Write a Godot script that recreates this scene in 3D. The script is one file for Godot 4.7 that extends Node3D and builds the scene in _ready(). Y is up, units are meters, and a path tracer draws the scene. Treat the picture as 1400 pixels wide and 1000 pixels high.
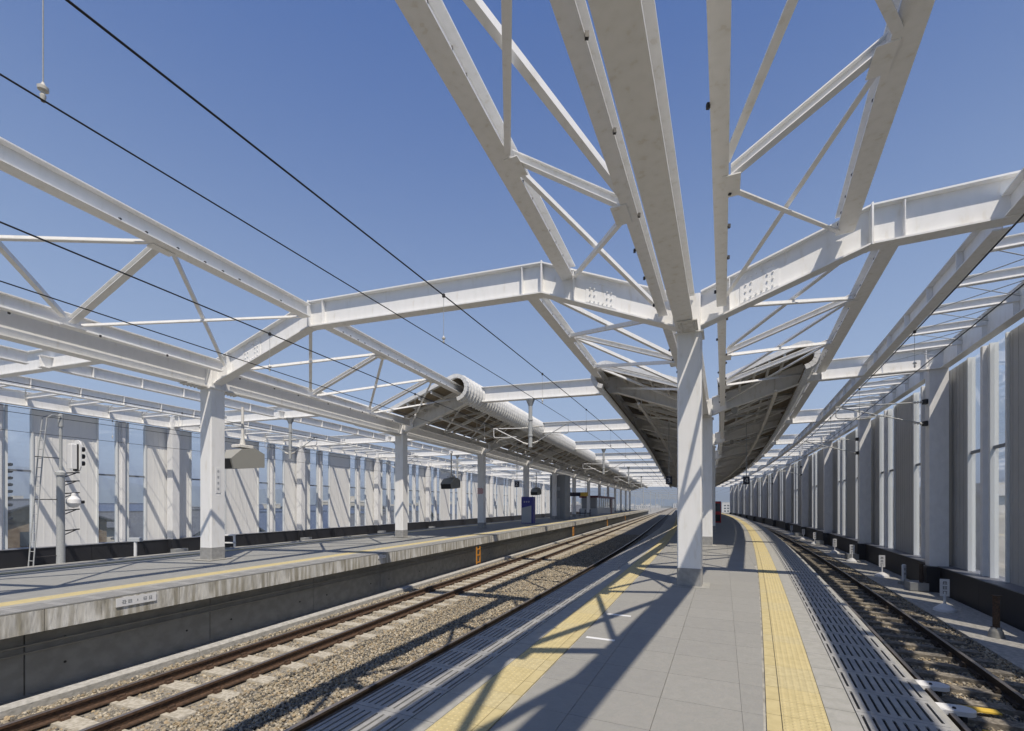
extends Node3D
# A two-platform railway station under white gull-wing steel frames. Platform top is y = 0, metres.
# u, v: along / right of the middle platform's column line; p, q: along / right of the straight outer platform.

const SU := 0.422618
const CU := 0.906308
const SP := 0.3502
const CP := 0.9367
const NF := 13

var rng := RandomNumberGenerator.new()
var M := {}

# ---------------------------------------------------------------- plan geometry
func UV(u: float, v: float) -> Vector2:
	return Vector2(u * SU + v * CU, u * CU - v * SU)
func PQ(p: float, q: float) -> Vector2:
	return Vector2(p * SP + q * CP, p * CP - q * SP)
func V3(a: Vector2, y: float) -> Vector3:
	return Vector3(a.x, y, -a.y)
func UVY(u: float, v: float, y: float) -> Vector3:
	return V3(UV(u, v), y)
func PQY(p: float, q: float, y: float) -> Vector3:
	return V3(PQ(p, q), y)
func curve_r(u: float) -> float:      # inner edge of the tactile line beside the outer curve
	var w := minf(u, 88.0)
	return 1.42 - 0.000856 * (w - 40.0) * (w - 40.0) - 0.082 * (u - w)
func edge_r(u: float) -> float:
	return curve_r(u) + 1.16
func edge_l(u: float) -> float:
	var w := minf(u, 44.0)
	return -2.62 - 0.0185 * w - 0.000705 * w * w - 0.0805 * (u - w)
func mid_line(u: float) -> float:
	var w := minf(u, 66.0)
	var d := maxf(0.0, w - 22.0)
	return -0.6 - 0.0009 * d * d - 0.08 * (u - w)
func eave_l(u: float) -> float:
	return edge_l(u) - 1.3
func eave_r(u: float) -> float:
	return edge_r(u) + 0.9
func frame_u(k: int) -> float:
	return -1.5 if k == 0 else 9.64 + 9.6 * (k - 1)
func frame_p(k: int) -> float:
	return -1.4 if k == 0 else 9.32 + 9.5 * (k - 1)

# ---------------------------------------------------------------- mesh building
class B:
	var v := PackedVector3Array()
	var n := PackedVector3Array()
	func tri(a: Vector3, b: Vector3, c: Vector3, na: Vector3, nb: Vector3, nc: Vector3) -> void:
		if (c - a).cross(b - a).dot(na + nb + nc) < 0.0:
			v.append_array([a, c, b]); n.append_array([na, nc, nb])
		else:
			v.append_array([a, b, c]); n.append_array([na, nb, nc])
	func quad(a: Vector3, b: Vector3, c: Vector3, d: Vector3, nn: Vector3) -> void:
		tri(a, b, c, nn, nn, nn); tri(a, c, d, nn, nn, nn)
	func face(a: Vector3, b: Vector3, c: Vector3, d: Vector3, hint: Vector3) -> void:
		var nn := (c - a).cross(b - d).normalized()
		if nn.dot(hint) < 0.0: nn = -nn
		quad(a, b, c, d, nn)
	# a polygon (counter-clockwise, x = side, y = up) carried from a to b
	func extrude(poly: PackedVector2Array, a: Vector3, b: Vector3, side: Vector3, up: Vector3, caps := true) -> void:
		var k := poly.size()
		var dir := (b - a).normalized()
		for i in k:
			var p0 := poly[i]
			var p1 := poly[(i + 1) % k]
			var e := p1 - p0
			var o0 := side * p0.x + up * p0.y
			var o1 := side * p1.x + up * p1.y
			var nn := (side * e.y - up * e.x)
			nn = (nn - dir * nn.dot(dir)).normalized()
			quad(a + o0, a + o1, b + o1, b + o0, nn)
		if caps:
			var ids := Geometry2D.triangulate_polygon(poly)
			for t in range(0, ids.size(), 3):
				for w in [[a, -dir], [b, dir]]:
					var q0: Vector3 = w[0]
					var nn: Vector3 = w[1]
					var x := []
					for j in 3:
						var pt := poly[ids[t + j]]
						x.append(q0 + side * pt.x + up * pt.y)
					tri(x[0], x[1], x[2], nn, nn, nn)
	func bar(a: Vector3, b: Vector3, w: float, h: float, up := Vector3.UP) -> void:   # a box section centred on a-b
		var d := (b - a).normalized()
		var s := d.cross(up)
		if s.length() < 0.01: s = d.cross(Vector3(1, 0, 0.3))
		s = s.normalized()
		var t := s.cross(d).normalized()
		extrude(PackedVector2Array([Vector2(-w, -h) / 2, Vector2(w, -h) / 2, Vector2(w, h) / 2, Vector2(-w, h) / 2]), a, b, s, t)
	func angle(a: Vector3, b: Vector3, w: float, t: float, up := Vector3.UP) -> void:   # an L section
		var d := (b - a).normalized()
		var s := d.cross(up).normalized()
		var y := s.cross(d).normalized()
		extrude(PackedVector2Array([Vector2(0, 0), Vector2(w, 0), Vector2(w, t), Vector2(t, t), Vector2(t, w), Vector2(0, w)]), a - s * w * 0.3, b - s * w * 0.3, s, y)
	# an I section whose ends are cut plumb; a and b lie on the middle of the underside
	func ibeam(a: Vector3, b: Vector3, depth: float, width: float, tf := 0.03, tw := 0.025) -> void:
		var s := Vector3(b.x - a.x, 0, b.z - a.z).normalized().cross(Vector3.UP).normalized()
		var w := width / 2
		var t := tw / 2
		extrude(PackedVector2Array([Vector2(-w, 0), Vector2(w, 0), Vector2(w, tf), Vector2(t, tf), Vector2(t, depth - tf), Vector2(w, depth - tf), Vector2(w, depth), Vector2(-w, depth), Vector2(-w, depth - tf), Vector2(-t, depth - tf), Vector2(-t, tf), Vector2(-w, tf)]), a, b, s, Vector3.UP)
	func box(c: Vector3, hx: Vector3, hy: Vector3, hz: Vector3) -> void:
		for f in [[hx, hy, hz], [hy, hz, hx], [hz, hx, hy]]:
			for sg in [-1.0, 1.0]:
				var o: Vector3 = c + f[0] * sg
				quad(o - f[1] - f[2], o + f[1] - f[2], o + f[1] + f[2], o - f[1] + f[2], (f[0] * sg).normalized())
	func cuboid(c: Vector3, s: Vector3) -> void:
		box(c, Vector3(s.x / 2, 0, 0), Vector3(0, s.y / 2, 0), Vector3(0, 0, s.z / 2))
	# box with chamfered vertical and top edges
	func chamfer_box(c: Vector3, s: Vector3, r: float) -> void:
		var x := s.x / 2
		var z := s.z / 2
		var poly := PackedVector2Array([Vector2(-x + r, -z), Vector2(x - r, -z), Vector2(x, -z + r), Vector2(x, z - r), Vector2(x - r, z), Vector2(-x + r, z), Vector2(-x, z - r), Vector2(-x, -z + r)])
		extrude(poly, c - Vector3(0, s.y / 2, 0), c + Vector3(0, s.y / 2 - r, 0), Vector3.RIGHT, Vector3.BACK)
		var k := (x - r) / x
		var top := c + Vector3(0, s.y / 2, 0)
		for i in 8:
			var a := poly[i]
			var b := poly[(i + 1) % 8]
			face(top + Vector3(a.x, -r, a.y), top + Vector3(b.x, -r, b.y), top + Vector3(b.x * k, 0, b.y * k), top + Vector3(a.x * k, 0, a.y * k), Vector3((a.x + b.x), 0.5, (a.y + b.y)))
			tri(top, top + Vector3(a.x * k, 0, a.y * k), top + Vector3(b.x * k, 0, b.y * k), Vector3.UP, Vector3.UP, Vector3.UP)
	func tube(pts: PackedVector3Array, r: float, sides := 8, caps := true, r1 := -1.0) -> void:
		if r1 < 0.0: r1 = r
		var rings := []
		for i in pts.size():
			var d := (pts[mini(i + 1, pts.size() - 1)] - pts[maxi(i - 1, 0)]).normalized()
			var s := d.cross(Vector3.UP)
			if s.length() < 0.05: s = d.cross(Vector3.RIGHT)
			s = s.normalized()
			var t := s.cross(d).normalized()
			var ring := []
			for j in sides:
				var a := TAU * j / sides
				ring.append(s * cos(a) + t * sin(a))
			rings.append(ring)
		for i in pts.size() - 1:
			var ra := lerpf(r, r1, float(i) / (pts.size() - 1))
			var rb := lerpf(r, r1, float(i + 1) / (pts.size() - 1))
			for j in sides:
				var j2 := (j + 1) % sides
				var a0: Vector3 = rings[i][j]
				var a1: Vector3 = rings[i][j2]
				var b0: Vector3 = rings[i + 1][j]
				var b1: Vector3 = rings[i + 1][j2]
				tri(pts[i] + a0 * ra, pts[i] + a1 * ra, pts[i + 1] + b1 * rb, a0, a1, b1)
				tri(pts[i] + a0 * ra, pts[i + 1] + b1 * rb, pts[i + 1] + b0 * rb, a0, b1, b0)
		if caps:
			for e in [0, pts.size() - 1]:
				var dd := (pts[1] - pts[0]).normalized() * -1.0 if e == 0 else (pts[-1] - pts[-2]).normalized()
				var rr := r if e == 0 else r1
				for j in range(1, sides - 1):
					tri(pts[e] + rings[e][0] * rr, pts[e] + rings[e][j] * rr, pts[e] + rings[e][j + 1] * rr, dd, dd, dd)
	func rod(a: Vector3, b: Vector3, r: float, sides := 8, r1 := -1.0) -> void:
		tube(PackedVector3Array([a, b]), r, sides, true, r1)
	# turned shape: profile of (radius, height) about an axis
	func lathe(base: Vector3, prof: PackedVector2Array, sides := 14, up := Vector3.UP) -> void:
		var s := up.cross(Vector3(0.3, 0.2, 1)).normalized()
		var t := s.cross(up).normalized()
		for i in prof.size() - 1:
			var e := prof[i + 1] - prof[i]
			for j in sides:
				var a0 := TAU * j / sides
				var a1 := TAU * (j + 1) / sides
				var d0 := s * cos(a0) + t * sin(a0)
				var d1 := s * cos(a1) + t * sin(a1)
				var n0 := (d0 * e.y - up * e.x).normalized()
				var n1 := (d1 * e.y - up * e.x).normalized()
				var p0 := base + d0 * prof[i].x + up * prof[i].y
				var p1 := base + d1 * prof[i].x + up * prof[i].y
				var p2 := base + d1 * prof[i + 1].x + up * prof[i + 1].y
				var p3 := base + d0 * prof[i + 1].x + up * prof[i + 1].y
				tri(p0, p1, p2, n0, n1, n1); tri(p0, p2, p3, n0, n1, n0)
	func poly_slab(poly: PackedVector2Array, y0: float, y1: float) -> void:   # plan polygon (X, forward) with thickness
		var ids := Geometry2D.triangulate_polygon(poly)
		for t in range(0, ids.size(), 3):
			var x := []
			for j in 3:
				x.append(Vector3(poly[ids[t + j]].x, y1, -poly[ids[t + j]].y))
			tri(x[0], x[1], x[2], Vector3.UP, Vector3.UP, Vector3.UP)
		var cw := Geometry2D.is_polygon_clockwise(poly)
		for i in poly.size():
			var a := poly[i]
			var b := poly[(i + 1) % poly.size()]
			var e := (b - a).normalized()
			var o := Vector2(e.y, -e.x) if not cw else Vector2(-e.y, e.x)
			quad(Vector3(a.x, y0, -a.y), Vector3(b.x, y0, -b.y), Vector3(b.x, y1, -b.y), Vector3(a.x, y1, -a.y), Vector3(o.x, 0, -o.y))
	# a band swept along plan points: cross-section points are (offset to the right, height)
	func sweep(path: Array, section: Array, closed := false) -> void:
		var m := section.size()
		for i in path.size() - 1:
			for j in (m if closed else m - 1):
				var c0: Vector2 = section[j]
				var c1: Vector2 = section[(j + 1) % m]
				var pts := []
				for w in [[i, c0], [i, c1], [i + 1, c1], [i + 1, c0]]:
					var k: int = w[0]
					var c: Vector2 = w[1]
					var d: Vector2 = (path[mini(k + 1, path.size() - 1)] - path[maxi(k - 1, 0)]).normalized()
					var r := Vector2(d.y, -d.x)
					var q: Vector2 = path[k] + r * c.x
					pts.append(Vector3(q.x, c.y, -q.y))
				var dd: Vector2 = (path[i + 1] - path[i]).normalized()
				var e := c1 - c0
				var hint := Vector3(dd.y, 0, dd.x) * e.y * -1.0 + Vector3.UP * e.x
				face(pts[0], pts[1], pts[2], pts[3], hint)
	func mesh() -> ArrayMesh:
		var arr := []
		arr.resize(Mesh.ARRAY_MAX)
		arr[Mesh.ARRAY_VERTEX] = v
		arr[Mesh.ARRAY_NORMAL] = n
		var m := ArrayMesh.new()
		m.add_surface_from_arrays(Mesh.PRIMITIVE_TRIANGLES, arr)
		return m

func add_mesh(called: String, mesh: Mesh, material: Material, parent: Node3D = null) -> MeshInstance3D:
	var o := MeshInstance3D.new()
	o.name = called
	o.mesh = mesh
	o.material_override = material
	(parent if parent else self).add_child(o, true)
	return o
func part(called: String, b: B, material: Material, parent: Node3D = null) -> MeshInstance3D:
	return add_mesh(called, b.mesh(), material, parent)

var taken := {}
func numbered(called: String) -> String:
	var k: int = taken.get(called, 0)
	taken[called] = k + 1
	return called if k == 0 else "%s_%03d" % [called, k]
func tag(o: Node3D, label: String, category := "", group := "", kind := "") -> Node3D:
	if label: o.set_meta("label", label)
	if category: o.set_meta("category", category)
	if group: o.set_meta("group", group)
	if kind: o.set_meta("kind", kind)
	return o
func thing(called: String, label: String, category: String, at := Vector3.ZERO, group := "", kind := "") -> Node3D:
	var o := Node3D.new()
	o.name = numbered(called)
	add_child(o, true)
	o.position = at
	return tag(o, label, category, group, kind)
func struct(called: String, b: B, material: Material, label: String, category: String) -> MeshInstance3D:
	var o := part(numbered(called), b, material)
	tag(o, label, category, "", "structure")
	return o

# ---------------------------------------------------------------- materials
func noise_tex(freq: float, c0: Color, c1: Color, sd: int, lo := 0.3, hi := 0.7, oct := 4, size := 512) -> NoiseTexture2D:
	var f := FastNoiseLite.new()
	f.noise_type = FastNoiseLite.TYPE_SIMPLEX_SMOOTH
	f.frequency = freq
	f.seed = sd
	f.fractal_octaves = oct
	var g := Gradient.new()
	g.offsets = PackedFloat32Array([lo, hi])
	g.colors = PackedColorArray([c0.linear_to_srgb(), c1.linear_to_srgb()])
	var t := NoiseTexture2D.new()
	t.width = size
	t.height = size
	t.seamless = true
	t.noise = f
	t.color_ramp = g
	return t
var bump_fine: NoiseTexture2D
func lin(r: float, g: float, b: float) -> Color:
	return Color(r, g, b)
# colour wanders between a and b over patches of about 1/scale metres
func stone(called: String, a: Color, b: Color, scale: Vector3, rough: float, sd: int, freq := 0.02, bump := 0.0) -> StandardMaterial3D:
	var m := StandardMaterial3D.new()
	m.resource_name = called
	m.albedo_texture = noise_tex(freq, a, b, sd)
	m.uv1_triplanar = true
	m.uv1_world_triplanar = true
	m.uv1_scale = scale
	m.roughness = rough
	if called.begins_with("steel"):
		# a few sparse weather stains in the paint or the tile
		var g: Gradient = (m.albedo_texture as NoiseTexture2D).color_ramp
		g.add_point(0.14, (a * Color(0.91, 0.89, 0.85)).linear_to_srgb())
		g.add_point(0.24, (a * Color(0.98, 0.975, 0.965)).linear_to_srgb())
	if bump > 0.0:
		m.normal_enabled = true
		m.normal_texture = bump_fine
		m.normal_scale = bump
	M[called] = m
	return m
func plain(called: String, c: Color, rough := 0.6, metal := 0.0) -> StandardMaterial3D:
	var m := StandardMaterial3D.new()
	m.resource_name = called
	m.albedo_color = c.linear_to_srgb()
	m.roughness = rough
	m.metallic = metal
	M[called] = m
	return m

func make_materials() -> void:
	bump_fine = NoiseTexture2D.new()
	bump_fine.width = 512; bump_fine.height = 512; bump_fine.seamless = true; bump_fine.as_normal_map = true; bump_fine.bump_strength = 6.0
	var f := FastNoiseLite.new()
	f.frequency = 0.06; f.seed = 5; f.fractal_octaves = 4
	bump_fine.noise = f
	stone("steel", lin(0.79, 0.795, 0.79), lin(0.825, 0.83, 0.83), Vector3(0.9, 0.2, 0.9), 0.42, 11, 0.012)
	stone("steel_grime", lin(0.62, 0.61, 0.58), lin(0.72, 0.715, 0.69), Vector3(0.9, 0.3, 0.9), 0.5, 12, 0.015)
	stone("column_foot", lin(0.26, 0.26, 0.255), lin(0.33, 0.33, 0.325), Vector3(0.7, 0.7, 0.7), 0.6, 13)
	stone("tile_a", lin(0.256, 0.255, 0.240), lin(0.268, 0.266, 0.250), Vector3(0.6, 0.6, 0.6), 0.75, 21, 0.02, 0.15)
	stone("tile_b", lin(0.262, 0.261, 0.246), lin(0.275, 0.273, 0.257), Vector3(0.7, 0.7, 0.7), 0.75, 22, 0.02, 0.15)
	stone("tile_c", lin(0.250, 0.249, 0.235), lin(0.262, 0.260, 0.246), Vector3(0.5, 0.5, 0.5), 0.75, 23, 0.02, 0.15)
	stone("platform", lin(0.235, 0.24, 0.233), lin(0.262, 0.266, 0.258), Vector3(0.35, 0.35, 0.35), 0.8, 24)
	stone("grout", lin(0.15, 0.15, 0.14), lin(0.2, 0.2, 0.19), Vector3(1, 1, 1), 0.9, 25)
	stone("paver", lin(0.30, 0.298, 0.275), lin(0.335, 0.332, 0.31), Vector3(0.6, 0.6, 0.6), 0.8, 26, 0.02, 0.15)
	stone("grating", lin(0.27, 0.272, 0.268), lin(0.32, 0.32, 0.312), Vector3(0.5, 0.5, 0.5), 0.6, 27)
	plain("slot", lin(0.012, 0.012, 0.014), 0.9)
	stone("tactile", lin(0.455, 0.385, 0.20), lin(0.50, 0.425, 0.228), Vector3(0.6, 0.6, 0.6), 0.7, 28, 0.02)
	stone("tactile_worn", lin(0.435, 0.375, 0.21), lin(0.49, 0.425, 0.245), Vector3(0.9, 0.9, 0.9), 0.75, 29, 0.025)
	stone("concrete", lin(0.25, 0.245, 0.225), lin(0.36, 0.355, 0.33), Vector3(0.35, 0.35, 0.35), 0.9, 31, 0.02, 0.25)
	stone("concrete_dark", lin(0.25, 0.245, 0.225), lin(0.31, 0.303, 0.28), Vector3(0.3, 0.3, 0.3), 0.9, 32, 0.02, 0.2)
	stone("fascia", lin(0.30, 0.28, 0.225), lin(0.66, 0.66, 0.635), Vector3(0.55, 0.05, 0.55), 0.9, 33, 0.02, 0.2)
	stone("kerb", lin(0.34, 0.335, 0.31), lin(0.47, 0.46, 0.43), Vector3(0.5, 0.5, 0.5), 0.9, 34, 0.03, 0.25)
	stone("sleeper", lin(0.34, 0.31, 0.25), lin(0.48, 0.45, 0.38), Vector3(0.9, 0.9, 0.9), 0.9, 35, 0.025, 0.3)
	stone("sleeper_wood", lin(0.13, 0.115, 0.095), lin(0.26, 0.235, 0.195), Vector3(0.8, 0.8, 0.8), 0.9, 36, 0.03, 0.3)
	stone("rust", lin(0.05, 0.031, 0.02), lin(0.105, 0.06, 0.036), Vector3(1.2, 1.2, 1.2), 0.8, 37, 0.03)
	stone("rust_dark", lin(0.024, 0.018, 0.014), lin(0.048, 0.033, 0.024), Vector3(1.2, 1.2, 1.2), 0.8, 38, 0.03)
	plain("rail_head", lin(0.30, 0.27, 0.25), 0.35, 0.7)
	stone("bed", lin(0.18, 0.165, 0.135), lin(0.32, 0.295, 0.25), Vector3(3.0, 3.0, 3.0), 0.95, 39, 0.05)
	var st := plain("stones", Color(1, 1, 1), 0.9)
	st.vertex_color_use_as_albedo = true
	plain("plinth", lin(0.016, 0.017, 0.022), 0.55)
	stone("ledge", lin(0.14, 0.15, 0.18), lin(0.2, 0.21, 0.24), Vector3(0.5, 0.5, 0.5), 0.5, 41)
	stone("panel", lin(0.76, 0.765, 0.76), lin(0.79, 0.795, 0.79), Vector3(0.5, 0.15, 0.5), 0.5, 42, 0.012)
	stone("panel_shade", lin(0.37, 0.372, 0.37), lin(0.40, 0.402, 0.40), Vector3(0.4, 0.12, 0.4), 0.5, 48, 0.012)  # darker copy of the wall panel: shade put into the colour
	stone("panel_b", lin(0.78, 0.785, 0.78), lin(0.81, 0.815, 0.805), Vector3(0.4, 0.12, 0.4), 0.5, 43, 0.012)
	stone("wall_column", lin(0.70, 0.71, 0.73), lin(0.76, 0.77, 0.785), Vector3(0.5, 0.2, 0.5), 0.45, 44)
	plain("mullion", lin(0.70, 0.73, 0.74), 0.4)
	plain("rail_bar", lin(0.20, 0.22, 0.25), 0.5)
	var g := plain("glass", lin(0.55, 0.68, 0.78), 0.03)
	g.transparency = BaseMaterial3D.TRANSPARENCY_ALPHA
	g.albedo_color.a = 0.06
	stone("roof_metal", lin(0.60, 0.61, 0.61), lin(0.70, 0.705, 0.70), Vector3(0.4, 0.4, 0.4), 0.4, 45)
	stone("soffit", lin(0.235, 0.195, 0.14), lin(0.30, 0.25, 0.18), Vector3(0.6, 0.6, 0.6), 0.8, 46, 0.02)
	stone("galvanised", lin(0.34, 0.36, 0.37), lin(0.44, 0.46, 0.47), Vector3(1.5, 1.5, 1.5), 0.45, 47, 0.03)
	plain("wire", lin(0.010, 0.010, 0.012), 0.5)
	plain("dark_iron", lin(0.03, 0.03, 0.034), 0.6)
	plain("insulator", lin(0.62, 0.61, 0.57), 0.25)
	plain("white_sign", lin(0.72, 0.73, 0.74), 0.5)
	plain("black", lin(0.012, 0.012, 0.014), 0.6)
	plain("hood", lin(0.30, 0.30, 0.28), 0.6)
	plain("blue", lin(0.03, 0.035, 0.26), 0.45)
	plain("navy", lin(0.012, 0.014, 0.035), 0.5)
	plain("orange", lin(0.55, 0.24, 0.03), 0.6)
	plain("red", lin(0.42, 0.02, 0.03), 0.5)
	plain("maroon", lin(0.11, 0.02, 0.04), 0.5)
	plain("yellow", lin(0.62, 0.42, 0.06), 0.6)
	plain("grey_paint", lin(0.27, 0.285, 0.30), 0.55)
	plain("pale_box", lin(0.44, 0.47, 0.5), 0.5)
	stone("land", lin(0.05, 0.06, 0.035), lin(0.17, 0.16, 0.13), Vector3(0.03, 0.03, 0.03), 0.95, 51, 0.03)
	stone("roof_tile", lin(0.06, 0.068, 0.085), lin(0.11, 0.12, 0.14), Vector3(0.3, 0.3, 0.3), 0.6, 52)
	stone("roof_blue", lin(0.06, 0.085, 0.15), lin(0.10, 0.13, 0.2), Vector3(0.3, 0.3, 0.3), 0.5, 53)
	stone("plaster", lin(0.40, 0.38, 0.33), lin(0.52, 0.50, 0.45), Vector3(0.2, 0.2, 0.2), 0.9, 54)
	stone("plaster_brown", lin(0.16, 0.12, 0.08), lin(0.24, 0.19, 0.13), Vector3(0.2, 0.2, 0.2), 0.9, 55)
	stone("white_wall", lin(0.58, 0.58, 0.57), lin(0.68, 0.68, 0.67), Vector3(0.15, 0.15, 0.15), 0.8, 56)
	plain("house_glass", lin(0.05, 0.06, 0.075), 0.12)
	stone("leaf", lin(0.035, 0.06, 0.02), lin(0.09, 0.125, 0.045), Vector3(0.5, 0.5, 0.5), 0.9, 57, 0.05)
	plain("bark", lin(0.09, 0.07, 0.05), 0.9)
	stone("mountain", lin(0.07, 0.10, 0.10), lin(0.11, 0.14, 0.12), Vector3(0.003, 0.003, 0.003), 1.0, 58)

# ---------------------------------------------------------------- light and camera
func make_view() -> void:
	var cam := Camera3D.new()
	cam.name = "camera"
	add_child(cam)
	cam.position = Vector3(0, 1.6, 0)
	cam.set_frustum(0.1 * 1000.0 / 620.0, Vector2(0, 0.1 * 190.0 / 620.0), 0.1, 9000.0)
	cam.current = true
	var sun := DirectionalLight3D.new()
	sun.name = "sun"
	add_child(sun)
	sun.look_at_from_position(Vector3.ZERO, -Vector3(0.167, 1.0, 0.541), Vector3.FORWARD)
	sun.light_energy = 1.04
	sun.light_color = Color(1.0, 0.955, 0.885)
	sun.light_angular_distance = 0.5
	sun.shadow_enabled = true
	var env := Environment.new()
	var sky := Sky.new()
	var sm := ProceduralSkyMaterial.new()
	sm.sky_top_color = Color(0.018, 0.064, 0.225).linear_to_srgb()
	sm.sky_horizon_color = Color(0.34, 0.45, 0.59).linear_to_srgb()
	sm.sky_curve = 0.3
	sm.ground_bottom_color = Color(0.12, 0.12, 0.11).linear_to_srgb()
	sm.ground_horizon_color = Color(0.42, 0.5, 0.6).linear_to_srgb()
	sm.sun_angle_max = 8.0
	sky.sky_material = sm
	env.background_mode = Environment.BG_SKY
	env.sky = sky
	env.tonemap_mode = Environment.TONE_MAPPER_LINEAR
	env.tonemap_exposure = 1.62
	env.sdfgi_enabled = true
	env.ssao_enabled = true
	env.ssil_enabled = true
	env.fog_enabled = true
	env.fog_density = 0.00032
	env.fog_light_color = Color(0.78, 0.84, 0.92)
	var we := WorldEnvironment.new()
	we.name = "daylight"
	we.environment = env
	add_child(we)

# ---------------------------------------------------------------- ground, platforms, tracks
func path_uv(f: Callable, u0: float, u1: float, step := 1.5) -> Array:
	var a := []
	var n := int(ceil((u1 - u0) / step))
	for i in n + 1:
		var u := lerpf(u0, u1, float(i) / n)
		a.append(UV(u, f.call(u)))
	return a

func place(o: Node3D, at: Vector2, y: float, dir: Vector2) -> void:   # local -z looks along dir, +x to the right
	o.position = V3(at, y)
	o.rotation.y = atan2(-dir.x, dir.y)
func dir_of(f: Callable, u: float) -> Vector2:
	return (UV(u + 0.5, f.call(u + 0.5)) - UV(u - 0.5, f.call(u - 0.5))).normalized()

func tactile_mesh(w: float, l: float) -> ArrayMesh:
	var b := B.new()
	b.cuboid(Vector3(0, 0.004, 0), Vector3(w - 0.004, 0.008, l - 0.004))
	var nx := 6
	var nz := int(round(l / (w / nx)))
	for i in nx:
		for j in nz:
			var c := Vector3((i + 0.5) / nx * w - w / 2, 0.008, (j + 0.5) / nz * l - l / 2)
			b.lathe(c, PackedVector2Array([Vector2(0.016, 0), Vector2(0.011, 0.005), Vector2(0.0, 0.0055)]), 6)
	return b.mesh()
func grating_mesh(w: float, l: float, rows: int) -> ArrayMesh:   # raised bars between open slots
	var b := B.new()
	var pitch := w / rows
	for i in rows + 1:
		var bw := pitch * (0.34 if i == 0 or i == rows else 0.68)
		var x := -w / 2 + pitch * i
		if i == 0: x += bw / 2
		if i == rows: x -= bw / 2
		b.cuboid(Vector3(x, 0.006, 0), Vector3(bw, 0.014, l - 0.11))
	for s in [-1, 1]:
		b.cuboid(Vector3(0, 0.006, s * (l / 2 - 0.029)), Vector3(w, 0.014, 0.052))
	return b.mesh()
func paver_mesh(w: float, l: float) -> ArrayMesh:
	var b := B.new()
	b.cuboid(Vector3(0, 0.004, 0), Vector3(w - 0.005, 0.01, l - 0.006))
	return b.mesh()

# rows of pieces that follow a platform edge
func edging(parent: Node3D, f: Callable, sg: float, u0: float, u1: float, is_uv: bool) -> void:
	# f gives the platform edge; sg = +1 when the platform lies on the side of smaller v
	var gm := grating_mesh(0.55, 0.5, 9)
	var tm := tactile_mesh(0.3, 0.3)
	var lm := paver_mesh(0.1, 0.3)
	var pm := paver_mesh(0.2, 0.5)
	var at := func(u: float, off: float) -> Vector2:
		return UV(u, f.call(u) - sg * off) if is_uv else PQ(u, f.call(u) - sg * off)
	var dr := func(u: float) -> Vector2:
		return (at.call(u + 0.4, 0.0) - at.call(u - 0.4, 0.0)).normalized()
	var u := u0
	var k := 0
	while u < u1:
		var g := add_mesh("grating_panel", gm, M.grating, parent)
		place(g, at.call(u, 0.29), 0.0, dr.call(u))
		var v := add_mesh("edge_paver", pm, M.paver, parent)
		place(v, at.call(u, 0.67), 0.0, dr.call(u))
		u += 0.5
		k += 1
	u = u0
	var lim := minf(u1, u0 + 45.0)
	while u < lim:
		var m: Material = M.tactile if rng.randf() < 0.7 else M.tactile_worn
		place(add_mesh("tactile_tile", tm, m, parent), at.call(u, 0.92), 0.0, dr.call(u))
		place(add_mesh("tactile_border_tile", lm, m, parent), at.call(u, 1.122), 0.0, dr.call(u))
		u += 0.3
	if lim < 150.0:
		var path := []
		for i in 40:
			path.append(at.call(lerpf(lim, 150.0, i / 39.0), 0.97))
		var b := B.new()
		b.sweep(path, [Vector2(-0.2, 0.0), Vector2(-0.2, 0.008), Vector2(0.2, 0.008), Vector2(0.2, 0.0)])
		part("tactile_strip", b, M.tactile, parent)
		path = []
		for i in 40:
			path.append(at.call(lerpf(u1, 150.0, i / 39.0), 0.39))
		b = B.new()
		b.sweep(path, [Vector2(-0.37, 0.0), Vector2(-0.37, 0.01), Vector2(0.37, 0.01), Vector2(0.37, 0.0)])
		part("edge_strip", b, M.grating, parent)

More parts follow.
